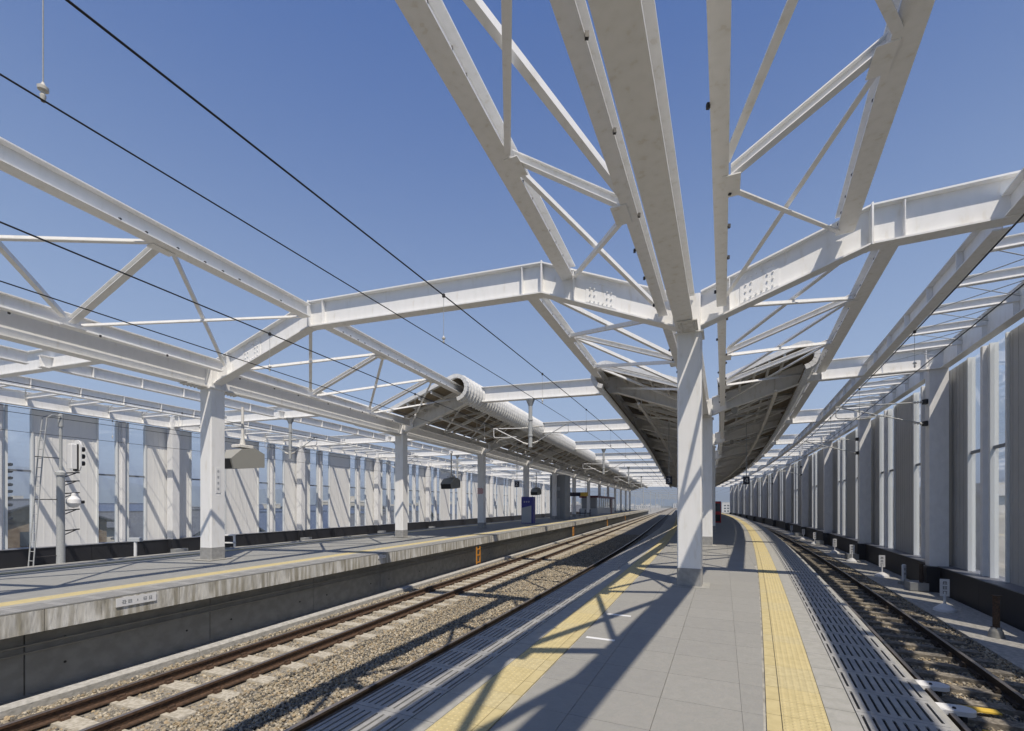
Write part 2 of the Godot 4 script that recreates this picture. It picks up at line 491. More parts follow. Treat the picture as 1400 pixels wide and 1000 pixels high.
func make_platforms() -> void:
	# middle platform
	var b := B.new()
	var left := path_uv(edge_l, -6.0, 150.0)
	var right := path_uv(edge_r, -6.0, 150.0)
	for i in left.size() - 1:
		var a: Vector2 = left[i]; var c: Vector2 = left[i + 1]; var d: Vector2 = right[i + 1]; var e: Vector2 = right[i]
		b.quad(V3(a, -0.004), V3(c, -0.004), V3(d, -0.004), V3(e, -0.004), Vector3.UP)
		for s in [[a, c, -1.0], [e, d, 1.0]]:
			var w := Vector3(CU, 0, SU) * float(s[2])
			b.quad(V3(s[0], -0.004), V3(s[1], -0.004), V3(s[1], -0.34), V3(s[0], -0.34), w)
			var i0 := V3(s[0], 0) - w * 0.35
			var i1 := V3(s[1], 0) - w * 0.35
			b.quad(V3(s[0], -0.34), V3(s[1], -0.34), i1 - Vector3(0, 0.34, 0), i0 - Vector3(0, 0.34, 0), Vector3.DOWN)
			b.quad(i0 - Vector3(0, 0.34, 0), i1 - Vector3(0, 0.34, 0), i1 - Vector3(0, 1.5, 0), i0 - Vector3(0, 1.5, 0), w)
	var mp := struct("platform", b, M.concrete, "island platform with grey floor tiles and two yellow tactile lines, curving away", "platform")
	# slots show this dark channel below the bars
	for s in [[edge_l, -1.0], [edge_r, 1.0]]:
		var bb := B.new()
		var f: Callable = s[0]
		var path := path_uv(f, -6.0, 150.0)
		bb.sweep(path, [Vector2(-0.56 if s[1] > 0 else 0.02, -0.0015), Vector2(-0.02 if s[1] > 0 else 0.56, -0.0015)])
		part("drain_channel", bb, M.slot, mp)
		bb = B.new()
		bb.sweep(path, [Vector2(-0.02, -0.09), Vector2(-0.02, 0.012), Vector2(0.025, 0.012), Vector2(0.025, -0.09)])
		part("edge_trim", bb, M.rust_dark if s[1] < 0 else M.paver, mp)
	edging(mp, edge_l, -1.0, 0.0, 46.0, true)
	edging(mp, edge_r, 1.0, 0.5, 50.0, true)
	# floor tiles between the tactile lines
	var mats := [M.tile_a, M.tile_b, M.tile_c]
	var u := 0.3
	var t := 0.6
	var wb := B.new()
	wb.cuboid(Vector3(0, 0.004, 0), Vector3(t - 0.0045, 0.01, t - 0.0045))
	var whole := wb.mesh()
	var dir := UV(1, 0)
	while u < 33.0:
		for j in range(-12, 8):
			var v := j * t + 0.13
			var poly := PackedVector2Array()
			var lo := func(x: float) -> float: return edge_l(x) + 1.19
			var hi := func(x: float) -> float: return edge_r(x) - 1.19
			var v0 := maxf(v, maxf(lo.call(u), lo.call(u + t)))
			var v1 := minf(v + t, minf(hi.call(u), hi.call(u + t)))
			if v1 - v0 < 0.05: continue
			var m: Material = mats[rng.randi() % 3]
			if v0 == v and v1 == v + t:
				var o := add_mesh("floor_tile", whole, m, mp)
				place(o, UV(u + t / 2, v + t / 2), 0.0, dir)
			else:
				var g := 0.0015
				poly = PackedVector2Array([UV(u + g, clampf(v, lo.call(u), v + t)), UV(u + t - g, clampf(v, lo.call(u + t), v + t)), UV(u + t - g, clampf(v + t, v, hi.call(u + t)) - g), UV(u + g, clampf(v + t, v, hi.call(u)) - g)])
				if Geometry2D.triangulate_polygon(poly).is_empty(): continue
				var bb := B.new()
				bb.poly_slab(poly, -0.001, 0.009)
				part("floor_tile", bb, m, mp)
		u += t
	b = B.new()
	var n := 60
	for i in n:
		var a := lerpf(33.3, 150.0, float(i) / n)
		var c := lerpf(33.3, 150.0, float(i + 1) / n)
		b.quad(UVY(a, edge_l(a) + 1.19, 0.008), UVY(c, edge_l(c) + 1.19, 0.008), UVY(c, edge_r(c) - 1.19, 0.008), UVY(a, edge_r(a) - 1.19, 0.008), Vector3.UP)
	part("paved_floor", b, M.platform, mp)
	# pale platform number plates set in the floor beside the line
	for i in 2:
		b = B.new()
		b.cuboid(Vector3(0, 0.011, 0), Vector3(0.34, 0.003, 0.06))
		var o := part("stop_mark", b, M.white_sign, mp)
		place(o, UV(5.3 + i * 1.25, -1.32 - 0.04 * i), 0.0, UV(1, 0))
	# outer platform
	b = B.new()
	var P0 := -8.0
	var P1 := 150.0
	b.quad(PQY(P0, -15.7, -0.004), PQY(P1, -15.7, -0.004), PQY(P1, -9.15, -0.004), PQY(P0, -9.15, -0.004), Vector3.UP)
	var op := struct("platform", b, M.platform, "outer platform with board-marked concrete edge and narrow yellow lines", "platform")
	var rt := Vector3(CP, 0, SP)
	var pl := 2.0
	for i in 76:
		var a := P0 + i * pl
		var bb := B.new()
		bb.box(PQY(a + pl / 2, -9.32, -0.175), rt * 0.17, Vector3(0, 0.165, 0), Vector3(SP, 0, -CP) * (pl / 2 - 0.006))
		part("edge_beam", bb, M.fascia, op)
	for i in 52:
		b = B.new()
		var a := P0 + i * 3.0
		b.box(PQY(a + 1.5, -10.0 + rng.randf_range(-0.006, 0.006), -0.9), rt * 0.3, Vector3(0, 0.6, 0), Vector3(SP, 0, -CP) * 1.492)
		var w := part("wall_panel", b, M.concrete_dark, op)
		if i < 18:
			for j in 4:
				b = B.new()
				b.lathe(PQY(a + 0.5 + 2.0 * (j % 2), -9.712, -0.62 - 0.42 * int(j / 2)), PackedVector2Array([Vector2(0.022, 0.0), Vector2(0.022, 0.02), Vector2(0, 0.02)]), 8, rt)
				part("tie_plug", b, M.black, w)
	b = B.new()
	b.box(PQY((P0 + P1) / 2, -15.5, -0.75), rt * 0.2, Vector3(0, 0.74, 0), Vector3(SP, 0, -CP) * (P1 - P0) / 2)
	part("retaining_wall", b, M.concrete_dark, op)
	var fn := func(_p: float) -> float: return -9.15
	var ff := func(_p: float) -> float: return -15.7
	var dc := B.new()
	dc.quad(PQY(P0, -9.7, -0.0015), PQY(P1, -9.7, -0.0015), PQY(P1, -9.17, -0.0015), PQY(P0, -9.17, -0.0015), Vector3.UP)
	part("drain_channel", dc, M.slot, op)
	edging(op, fn, 1.0, 1.0, 60.0, false)
	b = B.new()
	b.box(PQY((P0 + P1) / 2, -14.7, 0.002), rt * 0.14, Vector3(0, 0.005, 0), Vector3(SP, 0, -CP) * (P1 - P0) / 2)
	part("tactile_strip", b, M.tactile, op)
	b = B.new()
	b.box(PQY((P0 + P1) / 2, -15.6, -0.02), rt * 0.1, Vector3(0, 0.03, 0), Vector3(SP, 0, -CP) * (P1 - P0) / 2)
	part("edge_strip", b, M.paver, op)
	# cable ducts and the channel below the platform edge
	for i in 2:
		b = B.new()
		b.rod(PQY(P0, -9.66, -0.62 - 0.12 * i), PQY(P1, -9.66, -0.62 - 0.12 * i), 0.018, 6)
		part("cable", b, M.concrete_dark, op)

func rail_section(x: float, y: float) -> Array:
	return [Vector2(x - 0.07, y - 0.16), Vector2(x - 0.065, y - 0.14), Vector2(x - 0.012, y - 0.125), Vector2(x - 0.012, y - 0.045), Vector2(x - 0.034, y - 0.035), Vector2(x - 0.034, y - 0.004), Vector2(x + 0.034, y - 0.004), Vector2(x + 0.034, y - 0.035), Vector2(x + 0.012, y - 0.045), Vector2(x + 0.012, y - 0.125), Vector2(x + 0.065, y - 0.14), Vector2(x + 0.07, y - 0.16)]

func make_track(label: String, path: Array, wood: bool, rust: Material, n_sleepers: int, pitch: float, bury: float) -> Node3D:
	var t := thing("railway_track", label, "railway track")
	for x in [-0.534, 0.534]:
		var b := B.new()
		b.sweep(path, rail_section(x, -1.1))
		var r := part("rail", b, rust, t)
		b = B.new()
		b.sweep(path, [Vector2(x - 0.031, -1.1035), Vector2(x - 0.026, -1.0995), Vector2(x + 0.026, -1.0995), Vector2(x + 0.031, -1.1035)])
		part("running_surface", b, M.rail_head, r)
	var sm := B.new()
	if wood:
		sm.chamfer_box(Vector3(0, -0.08, 0), Vector3(2.1, 0.16, 0.21), 0.012)
	else:
		var w := 0.14
		sm.chamfer_box(Vector3(0, -0.1, 0), Vector3(2.0, 0.2, 0.25), 0.025)
	var mesh := sm.mesh()
	var clip := B.new()
	for x in [-0.534, 0.534]:
		for s in [-1, 1]:
			pass
	clip.extrude(PackedVector2Array([Vector2(-0.04, 0), Vector2(0.04, 0), Vector2(0.036, 0.035), Vector2(0.018, 0.045), Vector2(0.016, 0.075), Vector2(-0.016, 0.075), Vector2(-0.018, 0.045), Vector2(-0.036, 0.035)]), Vector3(0, 0, -0.05), Vector3(0, 0, 0.05), Vector3.RIGHT, Vector3.UP)
	var clip_mesh := clip.mesh()
	var d := 0.0
	var total := 0.0
	for i in path.size() - 1: total += path[i].distance_to(path[i + 1])
	for i in n_sleepers:
		var at := sample(path, i * pitch + 0.3)
		var o := add_mesh("sleeper", mesh, M.sleeper_wood if wood else M.sleeper, t)
		place(o, at[0], -1.262 - bury, at[1])
		o.rotation.y += rng.randf_range(-0.012, 0.012)
		if i < 36 and bury < 0.05:
			for x in [-0.634, -0.434, 0.434, 0.634]:
				add_mesh("rail_clip", clip_mesh, rust, o).position.x = x
	return t

func sample(path: Array, s: float) -> Array:
	for i in path.size() - 1:
		var l: float = path[i].distance_to(path[i + 1])
		if s <= l or i == path.size() - 2:
			return [path[i].lerp(path[i + 1], s / l), (path[i + 1] - path[i]).normalized()]
		s -= l
	return []

func stone_mesh(sd: int) -> ArrayMesh:
	var r := RandomNumberGenerator.new()
	r.seed = sd
	var pts := []
	var phi := (1.0 + sqrt(5.0)) / 2.0
	for p in [[0, 1, phi], [0, -1, phi], [0, 1, -phi], [0, -1, -phi], [1, phi, 0], [-1, phi, 0], [1, -phi, 0], [-1, -phi, 0], [phi, 0, 1], [-phi, 0, 1], [phi, 0, -1], [-phi, 0, -1]]:
		pts.append(Vector3(p[0], p[1], p[2]).normalized() * r.randf_range(0.72, 1.2) * Vector3(1.0, 0.72, 0.85))
	var b := B.new()
	for i in 12:
		for j in range(i + 1, 12):
			for k in range(j + 1, 12):
				var p := [[0, 1, phi], [0, -1, phi], [0, 1, -phi], [0, -1, -phi], [1, phi, 0], [-1, phi, 0], [1, -phi, 0], [-1, -phi, 0], [phi, 0, 1], [-phi, 0, 1], [phi, 0, -1], [-phi, 0, -1]]
				var A := Vector3(p[i][0], p[i][1], p[i][2]); var Bq := Vector3(p[j][0], p[j][1], p[j][2]); var C := Vector3(p[k][0], p[k][1], p[k][2])
				if absf(A.distance_to(Bq) - 2) < 0.01 and absf(A.distance_to(C) - 2) < 0.01 and absf(C.distance_to(Bq) - 2) < 0.01:
					var nn: Vector3 = (pts[k] - pts[i]).cross(pts[j] - pts[i]).normalized()
					if nn.dot(pts[i]) < 0: nn = -nn
					b.tri(pts[i], pts[j], pts[k], nn, nn, nn)
	return b.mesh()

func ballast(label: String, n: int, where: Callable) -> void:
	var mats := 3
	var root := thing("ballast", label, "ballast", Vector3.ZERO, "", "stuff")
	var tones := [Color(0.39, 0.335, 0.24), Color(0.33, 0.29, 0.215), Color(0.235, 0.215, 0.18), Color(0.48, 0.43, 0.34), Color(0.36, 0.285, 0.185), Color(0.13, 0.122, 0.108)]
	for s in mats:
		var mm := MultiMesh.new()
		mm.transform_format = MultiMesh.TRANSFORM_3D
		mm.use_colors = true
		mm.mesh = stone_mesh(100 + s)
		var cnt := n / mats
		mm.instance_count = cnt
		for i in cnt:
			var at: Array = where.call()
			var r := rng.randf_range(0.016, 0.031) * float(at[1])
			var bs := Basis(Vector3(rng.randf_range(-1, 1), rng.randf_range(-1, 1), rng.randf_range(-1, 1)).normalized(), rng.randf() * TAU).scaled(Vector3(r, r, r))
			mm.set_instance_transform(i, Transform3D(bs, at[0]))
			var c: Color = tones[rng.randi() % 6] * rng.randf_range(0.68, 1.06)
			mm.set_instance_color(i, Color(c.r, c.g, c.b))
		var o := MultiMeshInstance3D.new()
		o.name = "stones"
		o.multimesh = mm
		o.material_override = M.stones
		o.set_meta("kind", "stuff")
		root.add_child(o, true)

func make_ground() -> void:
	var b := B.new()
	b.quad(Vector3(-6000, -8.2, 800), Vector3(6000, -8.2, 800), Vector3(6000, -8.2, -7500), Vector3(-6000, -8.2, -7500), Vector3.UP)
	struct("ground", b, M.land, "low land around the raised station, reaching the horizon", "ground")
	# the viaduct deck that carries everything
	b = B.new()
	var poly := PackedVector2Array()
	var r := path_uv(func(u: float) -> float: return curve_r(u) + 6.0, -8.0, 150.0, 4.0)
	for q in r: poly.append(q)
	poly.append(PQ(420, -1)); poly.append(PQ(420, -28.6)); poly.append(PQ(-10, -28.6))
	b.poly_slab(poly, -2.6, -1.42)
	struct("viaduct", b, M.concrete_dark, "grey concrete deck under the tracks and platforms", "viaduct")
	# ballast beds
	b = B.new()
	for i in 200:
		var a := -5.0 + i * 2.0
		var c := a + 2.0
		b.quad(UVY(a, edge_l(a) + 0.35, -1.3), UVY(c, edge_l(c) + 0.35, -1.3), PQY(c, -8.62, -1.3), PQY(a, -8.62, -1.3), Vector3.UP)
	struct("ballast_bed", b, M.bed, "bed of tan crushed stone between the two platforms", "ballast bed")
	b = B.new()
	for i in 70:
		var a := -5.0 + i * 2.0
		var c := a + 2.0
		b.quad(UVY(a, edge_r(a) - 0.35, -1.33), UVY(c, edge_r(c) - 0.35, -1.33), UVY(c, curve_r(c) + 4.0, -1.33), UVY(a, curve_r(a) + 4.0, -1.33), Vector3.UP)
	struct("ballast_bed", b, M.bed, "bed of dark crushed stone beside the shaded screen wall", "ballast bed")
	# walkway slab along the shaded wall, in separate cast lengths
	var sl := thing("walkway", "narrow concrete walkway slabs along foot of the shaded screen wall", "walkway", Vector3.ZERO, "", "structure")
	for i in 60:
		var a := -4.0 + i * 2.4
		var c := a + 2.39
		var pl := PackedVector2Array([UV(a, curve_r(a) + 4.0), UV(c, curve_r(c) + 4.0), UV(c, curve_r(c) + 5.25), UV(a, curve_r(a) + 5.25)])
		var bb := B.new()
		bb.poly_slab(pl, -1.45, -1.25)
		part("slab", bb, M.kerb, sl)
	# kerb and drain between the outer platform and its track
	var kb := thing("kerb", "pale concrete kerb between track and outer platform wall", "kerb", Vector3.ZERO, "", "structure")
	for i in 40:
		var a := -2.0 + i * 4.0
		var bb := B.new()
		bb.extrude(PackedVector2Array([Vector2(-0.11, -1.45), Vector2(0.09, -1.45), Vector2(0.09, -1.19), Vector2(0.06, -1.16), Vector2(-0.08, -1.16), Vector2(-0.11, -1.19)]), PQY(a, -8.66, 0), PQY(a + 3.985, -8.66, 0), Vector3(CP, 0, SP), Vector3.UP)
		part("kerb_stone", bb, M.kerb, kb)

func make_tracks() -> void:
	var pl := []
	for i in 106: pl.append(PQ(-4.0 + i * 4.0, -7.25))
	make_track("straight rusty track on pale concrete sleepers beside the outer platform", pl, false, M.rust, 240, 0.66, 0.0)
	var pm := path_uv(func(u: float) -> float: return edge_l(u) - 1.5, -4.0, 400.0, 3.0)
	make_track("track whose dark rail runs close along the island platform edge, sleepers buried", pm, false, M.rust_dark, 40, 0.66, 0.09)
	var pr := path_uv(func(u: float) -> float: return edge_r(u) + 1.53, -4.0, 130.0)
	make_track("curving track on dark timber sleepers beside the shaded screen wall", pr, true, M.rust_dark, 200, 0.62, -0.025)
	ballast("tan and grey ballast stones spread between the two platforms", 180000, func() -> Array:
		var p := 2.0 + 42.0 * pow(rng.randf(), 1.7)
		var lo := -8.52
		var x := UV(p, edge_l(p))
		var hi := x.x * CP - x.y * SP - 0.05
		var q := rng.randf_range(lo, hi)
		var y := -1.285 + rng.randf_range(-0.02, 0.02)
		var d := absf(q + 7.25)
		if d < 1.0: y -= 0.03
		if absf(absf(q + 7.25) - 0.534) < 0.09: y -= 0.05
		return [PQY(p, q, y), 1.0 + p * 0.012])
	ballast("dark ballast stones between timber sleepers of the curving track", 85000, func() -> Array:
		var u := 3.0 + 40.0 * pow(rng.randf(), 1.6)
		var o := rng.randf_range(0.85, 4.02)
		var y := -1.315 + rng.randf_range(-0.02, 0.02)
		if o > 3.25: y += 0.02
		return [UVY(u, curve_r(u) + o, y), 1.0 + u * 0.012])

# ---------------------------------------------------------------- steelwork
var ordinal := ["", "first", "second", "third", "fourth", "fifth", "sixth", "seventh", "eighth", "ninth", "tenth", "eleventh", "twelfth", "thirteenth"]

func knees(k: int) -> Dictionary:   # underside points of one cross frame, from the lit wall to the shaded wall
	var u := frame_u(k)
	var p := frame_p(k)
	var c := UV(u, mid_line(u))
	var l := PQ(p, -12.8)
	var toward := (l - c).normalized()
	var sl := absf(eave_l(u) - mid_line(u)) - 0.55
	var sr := absf(eave_r(u) - mid_line(u)) - 0.42
	if k == 0:
		sl = 2.3; sr = 2.2
	var r := UV(u, curve_r(u) + 5.4)
	var tr := (r - c).normalized()
	return {"wall_l": V3(PQ(p - 0.9, -27.75), 6.1), "far": V3(PQ(p - 0.2, -16.2), 6.2), "col_l": V3(l, 5.0), "near": V3(l - toward * 3.6, 6.27),
		"mid_l": V3(c + toward * sl, 6.2), "col": V3(c, 5.0), "mid_r": V3(c + tr * sr, 6.0), "wall_r": V3(r, 6.0), "sl": sl, "sr": sr}

func post(b: B, foot: Vector3, top: float, w: float, along: Vector3, ch := 0.02) -> void:
	var side := along.cross(Vector3.UP).normalized()
	var h := w / 2
	b.extrude(PackedVector2Array([Vector2(-h + ch, -h), Vector2(h - ch, -h), Vector2(h, -h + ch), Vector2(h, h - ch), Vector2(h - ch, h), Vector2(-h + ch, h), Vector2(-h, h - ch), Vector2(-h, -h + ch)]), foot, Vector3(foot.x, top, foot.z), side, along)

func plate(b: B, at: Vector3, across: Vector3, h: float, w: float, t := 0.02) -> void:   # an upright stiffener of height h, in the plane across-up
	var n := across.cross(Vector3.UP).normalized()
	b.box(at + Vector3(0, h / 2, 0), across.normalized() * w / 2, Vector3(0, h / 2, 0), n * t / 2)

func make_frame(k: int) -> void:
	var f := knees(k)
	var label := ""
	var group := ""
	if k == 0: label = "white steel cross frame standing behind the open bay, before the bare girders"
	elif k == 1: label = "white gull-wing steel cross frame standing in the open, before any roofing"
	elif k < 5: label = "white gull-wing steel cross frame, %s one inside the roofed stretch" % ordinal[k - 1]
	else:
		label = "white gull-wing steel cross frame deep inside the roofed stretch"
		group = "cross frames deep under the roofs"
	var t := thing("cross_frame", label, "steel frame", Vector3.ZERO, group)
	var ctr: Vector3 = f.col
	for key in ["col", "col_l"]:
		var c: Vector3 = f[key]
		var dir := (f.mid_r - f.col if key == "col" else f.near - f.col_l) as Vector3
		dir.y = 0
		dir = dir.normalized()
		var fw := dir.cross(Vector3.UP).normalized()
		var b := B.new()
		post(b, Vector3(c.x, 0.36, c.z), 4.93, 0.44, fw)
		var col := part("column", b, M.steel, t)
		b = B.new()
		post(b, Vector3(c.x, -0.01, c.z), 0.36, 0.455, fw, 0.025)
		part("column_foot", b, M.column_foot, col)
		b = B.new()
		b.box(Vector3(c.x, 0.012, c.z), dir * 0.36, Vector3(0, 0.006, 0), fw * 0.36)
		part("foot_plate", b, M.paver, col)
		# head of the column between the beams
		b = B.new()
		post(b, Vector3(c.x, 4.93, c.z), 5.68, 0.40, fw)
		b.box(Vector3(c.x, 4.935, c.z), dir * 0.26, Vector3(0, 0.018, 0), fw * 0.26)
		part("column_head", b, M.steel, t)
	var seg := [["wall_l", "far", "span_beam", 0.68], ["far", "col_l", "wing_beam", 0.68], ["col_l", "near", "wing_beam", 0.68], ["near", "mid_l", "span_beam", 0.68], ["mid_l", "col", "wing_beam", 0.68], ["col", "mid_r", "wing_beam", 0.68], ["mid_r", "wall_r", "span_beam", 0.68]]
	for s in seg:
		var a: Vector3 = f[s[0]]
		var c: Vector3 = f[s[1]]
		var d := (c - a).normalized()
		var a2 := a
		var c2 := c
		var hl := Vector2(d.x, d.z).length()
		if s[0].begins_with("col"): a2 = a + d * 0.2 / hl
		if s[1].begins_with("col"): c2 = c - d * 0.2 / hl
		var b := B.new()
		b.ibeam(a2, c2, s[3], 0.27)
		var bm := part(s[2], b, M.steel, t)
		var flat := Vector3(d.x, 0, d.z).normalized()
		var n := flat.cross(Vector3.UP)
		# web stiffeners and a bolted splice
		b = B.new()
		var len := a.distance_to(c)
		var spots := [0.45, len - 0.45] if s[2] == "span_beam" else [0.75]
		if k < 6:
			for x in spots:
				for sg in [-1.0, 1.0]:
					var at: Vector3 = a + d * x + n * sg * 0.07 + Vector3(0, 0.03, 0)
					b.box(at + Vector3(0, 0.31, 0), n * 0.057, Vector3(0, 0.308, 0), flat * 0.008)
			part("stiffener", b, M.steel, bm)
		if s[2] == "wing_beam" and k < 4:
			b = B.new()
			var at := a.lerp(c, 0.42)
			for sg in [-1.0, 1.0]:
				var o: Vector3 = at + n * sg * 0.018 + Vector3(0, 0.34, 0)
				b.box(o, d * 0.34, Vector3(0, 0.24, 0), n * 0.004)
				for i in 6:
					for j in 4:
						if (i == 2 or i == 3) and j % 3 != 0: continue
						b.lathe(o + d * (i - 2.5) * 0.095 + Vector3(0, (j - 1.5) * 0.125, 0), PackedVector2Array([Vector2(0.016, 0), Vector2(0.016, 0.026), Vector2(0, 0.026)]), 6, n * sg)
			part("splice_plate", b, M.steel, bm)
	# knee plates
	for key in ["far", "near", "mid_l", "mid_r"]:
		var c: Vector3 = f[key]
		var b := B.new()
		var d: Vector3 = (f.col - f.col_l)
		d = Vector3(d.x, 0, d.z).normalized()
		var n := d.cross(Vector3.UP)
		b.box(c + Vector3(0, 0.345, 0), n * 0.148, Vector3(0, 0.355, 0), d * 0.014)
		part("knee_plate", b, M.steel, t)
	if k >= 1 and k < 4:      # small round lamp and bracket under the wing of the roofed frames
		if k >= 2:
			var at: Vector3 = f.col.lerp(f.mid_r, 0.3) + Vector3(0, -0.12, 0)
			var b := B.new()
			b.lathe(at, PackedVector2Array([Vector2(0.0, 0.1), Vector2(0.05, 0.1), Vector2(0.13, 0.03), Vector2(0.13, 0.0), Vector2(0.1, 0.0), Vector2(0.0, 0.02)]), 14, Vector3(-0.2, 0.2, -1).normalized())
			part("horn_speaker", b, M.hood, t)

# One bay of longitudinal members over one platform. near/far: dictionaries of end points in plan
func make_bay(label: String, group: String, A: Dictionary, C: Dictionary, y_eave: Array, detail: bool) -> void:
	var t := thing("canopy_steelwork", label, "steelwork", Vector3.ZERO, group)
	var c0: Vector2 = A.c
	var c1: Vector2 = C.c
	var along := (c1 - c0).normalized()
	var trim := along * 0.24
	var b := B.new()
	var gs := (A.pl - A.pr as Vector2).normalized() * float(A.get("shift", 0.0))
	b.ibeam(V3(c0 + trim + gs, 4.96), V3(c1 - trim + gs, 4.96), 0.7, 0.32, 0.035, 0.03)
	var g := part("main_girder", b, M.steel, t)
	if detail:
		b = B.new()
		for e in [c0 + along * 0.55, c1 - along * 0.55]:
			var o := V3(e, 4.94)
			var fw := Vector3(along.x, 0, -along.y)
			var sd := fw.cross(Vector3.UP)
			b.box(o, fw * 0.28, Vector3(0, 0.01, 0), sd * 0.17)
			for i in 5:
				for j in 2:
					b.lathe(o + fw * (i - 2) * 0.1 + sd * (j - 0.5) * 0.22 - Vector3(0, 0.008, 0), PackedVector2Array([Vector2(0.02, 0), Vector2(0.02, 0.035), Vector2(0, 0.035)]), 6, Vector3.DOWN)
		part("splice_plate", b, M.steel_grime, g)
	var side_i := 0
	for key in ["l", "r"]:
		var p0: Vector2 = A["p" + key]
		var p1: Vector2 = C["p" + key]
		var e0: Vector2 = A["e" + key]
		var e1: Vector2 = C["e" + key]
		var ye: float = y_eave[side_i]
		side_i += 1
		var tp := (p1 - p0).normalized() * 0.16
		var te := (e1 - e0).normalized() * 0.16
		b = B.new()
		b.ibeam(V3(p0 + tp, 5.36), V3(p1 - tp, 5.36), 0.3, 0.17, 0.022, 0.02)
		part("purlin", b, M.steel, t)
		b = B.new()
		b.ibeam(V3(e0 + te, ye), V3(e1 - te, ye), 0.33, 0.27, 0.024, 0.02)
		var eg := part("eave_girder", b, M.steel, t)
		# gutter plate between the purlin and the main girder
		b = B.new()
		var q0 := c0.lerp(p0, 0.42) + trim
		var q1 := c1.lerp(p1, 0.42) - trim
		b.bar(V3(q0, 5.70), V3(q1, 5.70), 0.02, 0.16)
		if not A.has("shift"): part("gutter_plate", b, M.steel_grime, t)
		for i in 4:
			var x := i / 3.0
			if i == 0 or i == 3: continue
			var N := p0.lerp(p1, x)
			var E := e0.lerp(e1, x)
			var w := (E - N).normalized()
			b = B.new()
			b.ibeam(V3(N + w * 0.11, 5.44), V3(E - w * 0.13, ye + 0.09), 0.13, 0.13, 0.016, 0.014)
			part("strut", b, M.steel, t)
			b = B.new()
			var fw := Vector3(along.x, 0, -along.y)
			var sd := Vector3(w.x, 0, -w.y)
			b.box(V3(E - w * 0.16, ye - 0.008), fw * 0.2, Vector3(0, 0.007, 0), sd * 0.1)
			b.box(V3(N + w * 0.11, 5.35), fw * 0.2, Vector3(0, 0.007, 0), sd * 0.1)
			part("gusset", b, M.steel, t)
		for i in 3:
			for pair in [[p0.lerp(p1, i / 3.0), e0.lerp(e1, (i + 1) / 3.0)], [p0.lerp(p1, (i + 1) / 3.0), e0.lerp(e1, i / 3.0)]]:
				var N: Vector2 = pair[0]
				var E: Vector2 = pair[1]
				var w := (E - N).normalized()
				b = B.new()
				var sz := 0.09 if i < 2 else 0.07
				var lift := 0.02 if pair[0] == p0.lerp(p1, i / 3.0) else 0.11
				b.angle(V3(N + w * 0.2, 5.40 + lift), V3(E - w * 0.22, ye + lift), sz, 0.016)
				part("brace", b, M.steel, t)
		if detail:
			# dark fixings along the flange edges
			b = B.new()
			var len := e0.distance_to(e1)
			var x := 0.6
			while x < len - 0.4:
				var o := e0.lerp(e1, x / len)
				var ax := (e1 - e0).normalized()
				for sg in [-1.0, 1.0]:
					if rng.randf() < 0.75:
						b.cuboid(V3(o + Vector2(ax.y, -ax.x) * 0.12 * sg, ye + 0.035), Vector3(0.035, 0.03, 0.035))
				x += rng.randf_range(0.3, 0.55)
			x = 0.5
			while x < len - 0.4:
				var o := p0.lerp(p1, x / len)
				var ax := (p1 - p0).normalized()
				b.cuboid(V3(o + Vector2(ax.y, -ax.x) * 0.1 * (1.0 if rng.randf() < 0.5 else -1.0), 5.352), Vector3(0.03, 0.05, 0.03))
				x += rng.randf_range(0.7, 1.5)
			tag(part("flange_clip", b, M.dark_iron, eg), "", "", "", "stuff")

func bay_end_mid(k: int, far_bay: bool) -> Dictionary:
	var u := frame_u(k)
	var m := mid_line(u)
	var d := {"c": UV(u, m), "pl": UV(u, m - 0.49), "pr": UV(u, m + 0.57), "shift": 0.06}
	if not far_bay:
		d.el = UV(u, -2.47 if k == 0 else m - 2.45)
		d.er = UV(u, 1.2 if k == 0 else m + 2.5)
	else:
		d.el = UV(u, eave_l(u) + 0.1)
		d.er = UV(u, eave_r(u))
	return d
func bay_end_out(k: int) -> Dictionary:
	var p := frame_p(k)
	return {"c": PQ(p, -12.8), "pl": PQ(p, -13.37), "pr": PQ(p, -12.23), "el": PQ(p, -16.45), "er": PQ(p, -9.12)}

# ---------------------------------------------------------------- roofs
# at.call(t, s): plan point at station t, s metres out from the column line; se.call(t): where the eave is
func roof_profile(se: float, nose: Vector3) -> Array:   # nose: inset from the eave, height and radius of the rolled edge
	var a := []
	a.append(Vector2(0.42, 5.84))
	var c := Vector2(se - nose.x, nose.y)
	var r := nose.z
	a.append(Vector2(lerpf(0.42, c.x - r * 0.47, 0.5), lerpf(5.84, c.y + r * 0.883, 0.5)))
	for i in 11:
		var w := deg_to_rad(118.0 - i * 20.0)
		a.append(c + Vector2(cos(w), sin(w)) * r)
	return a

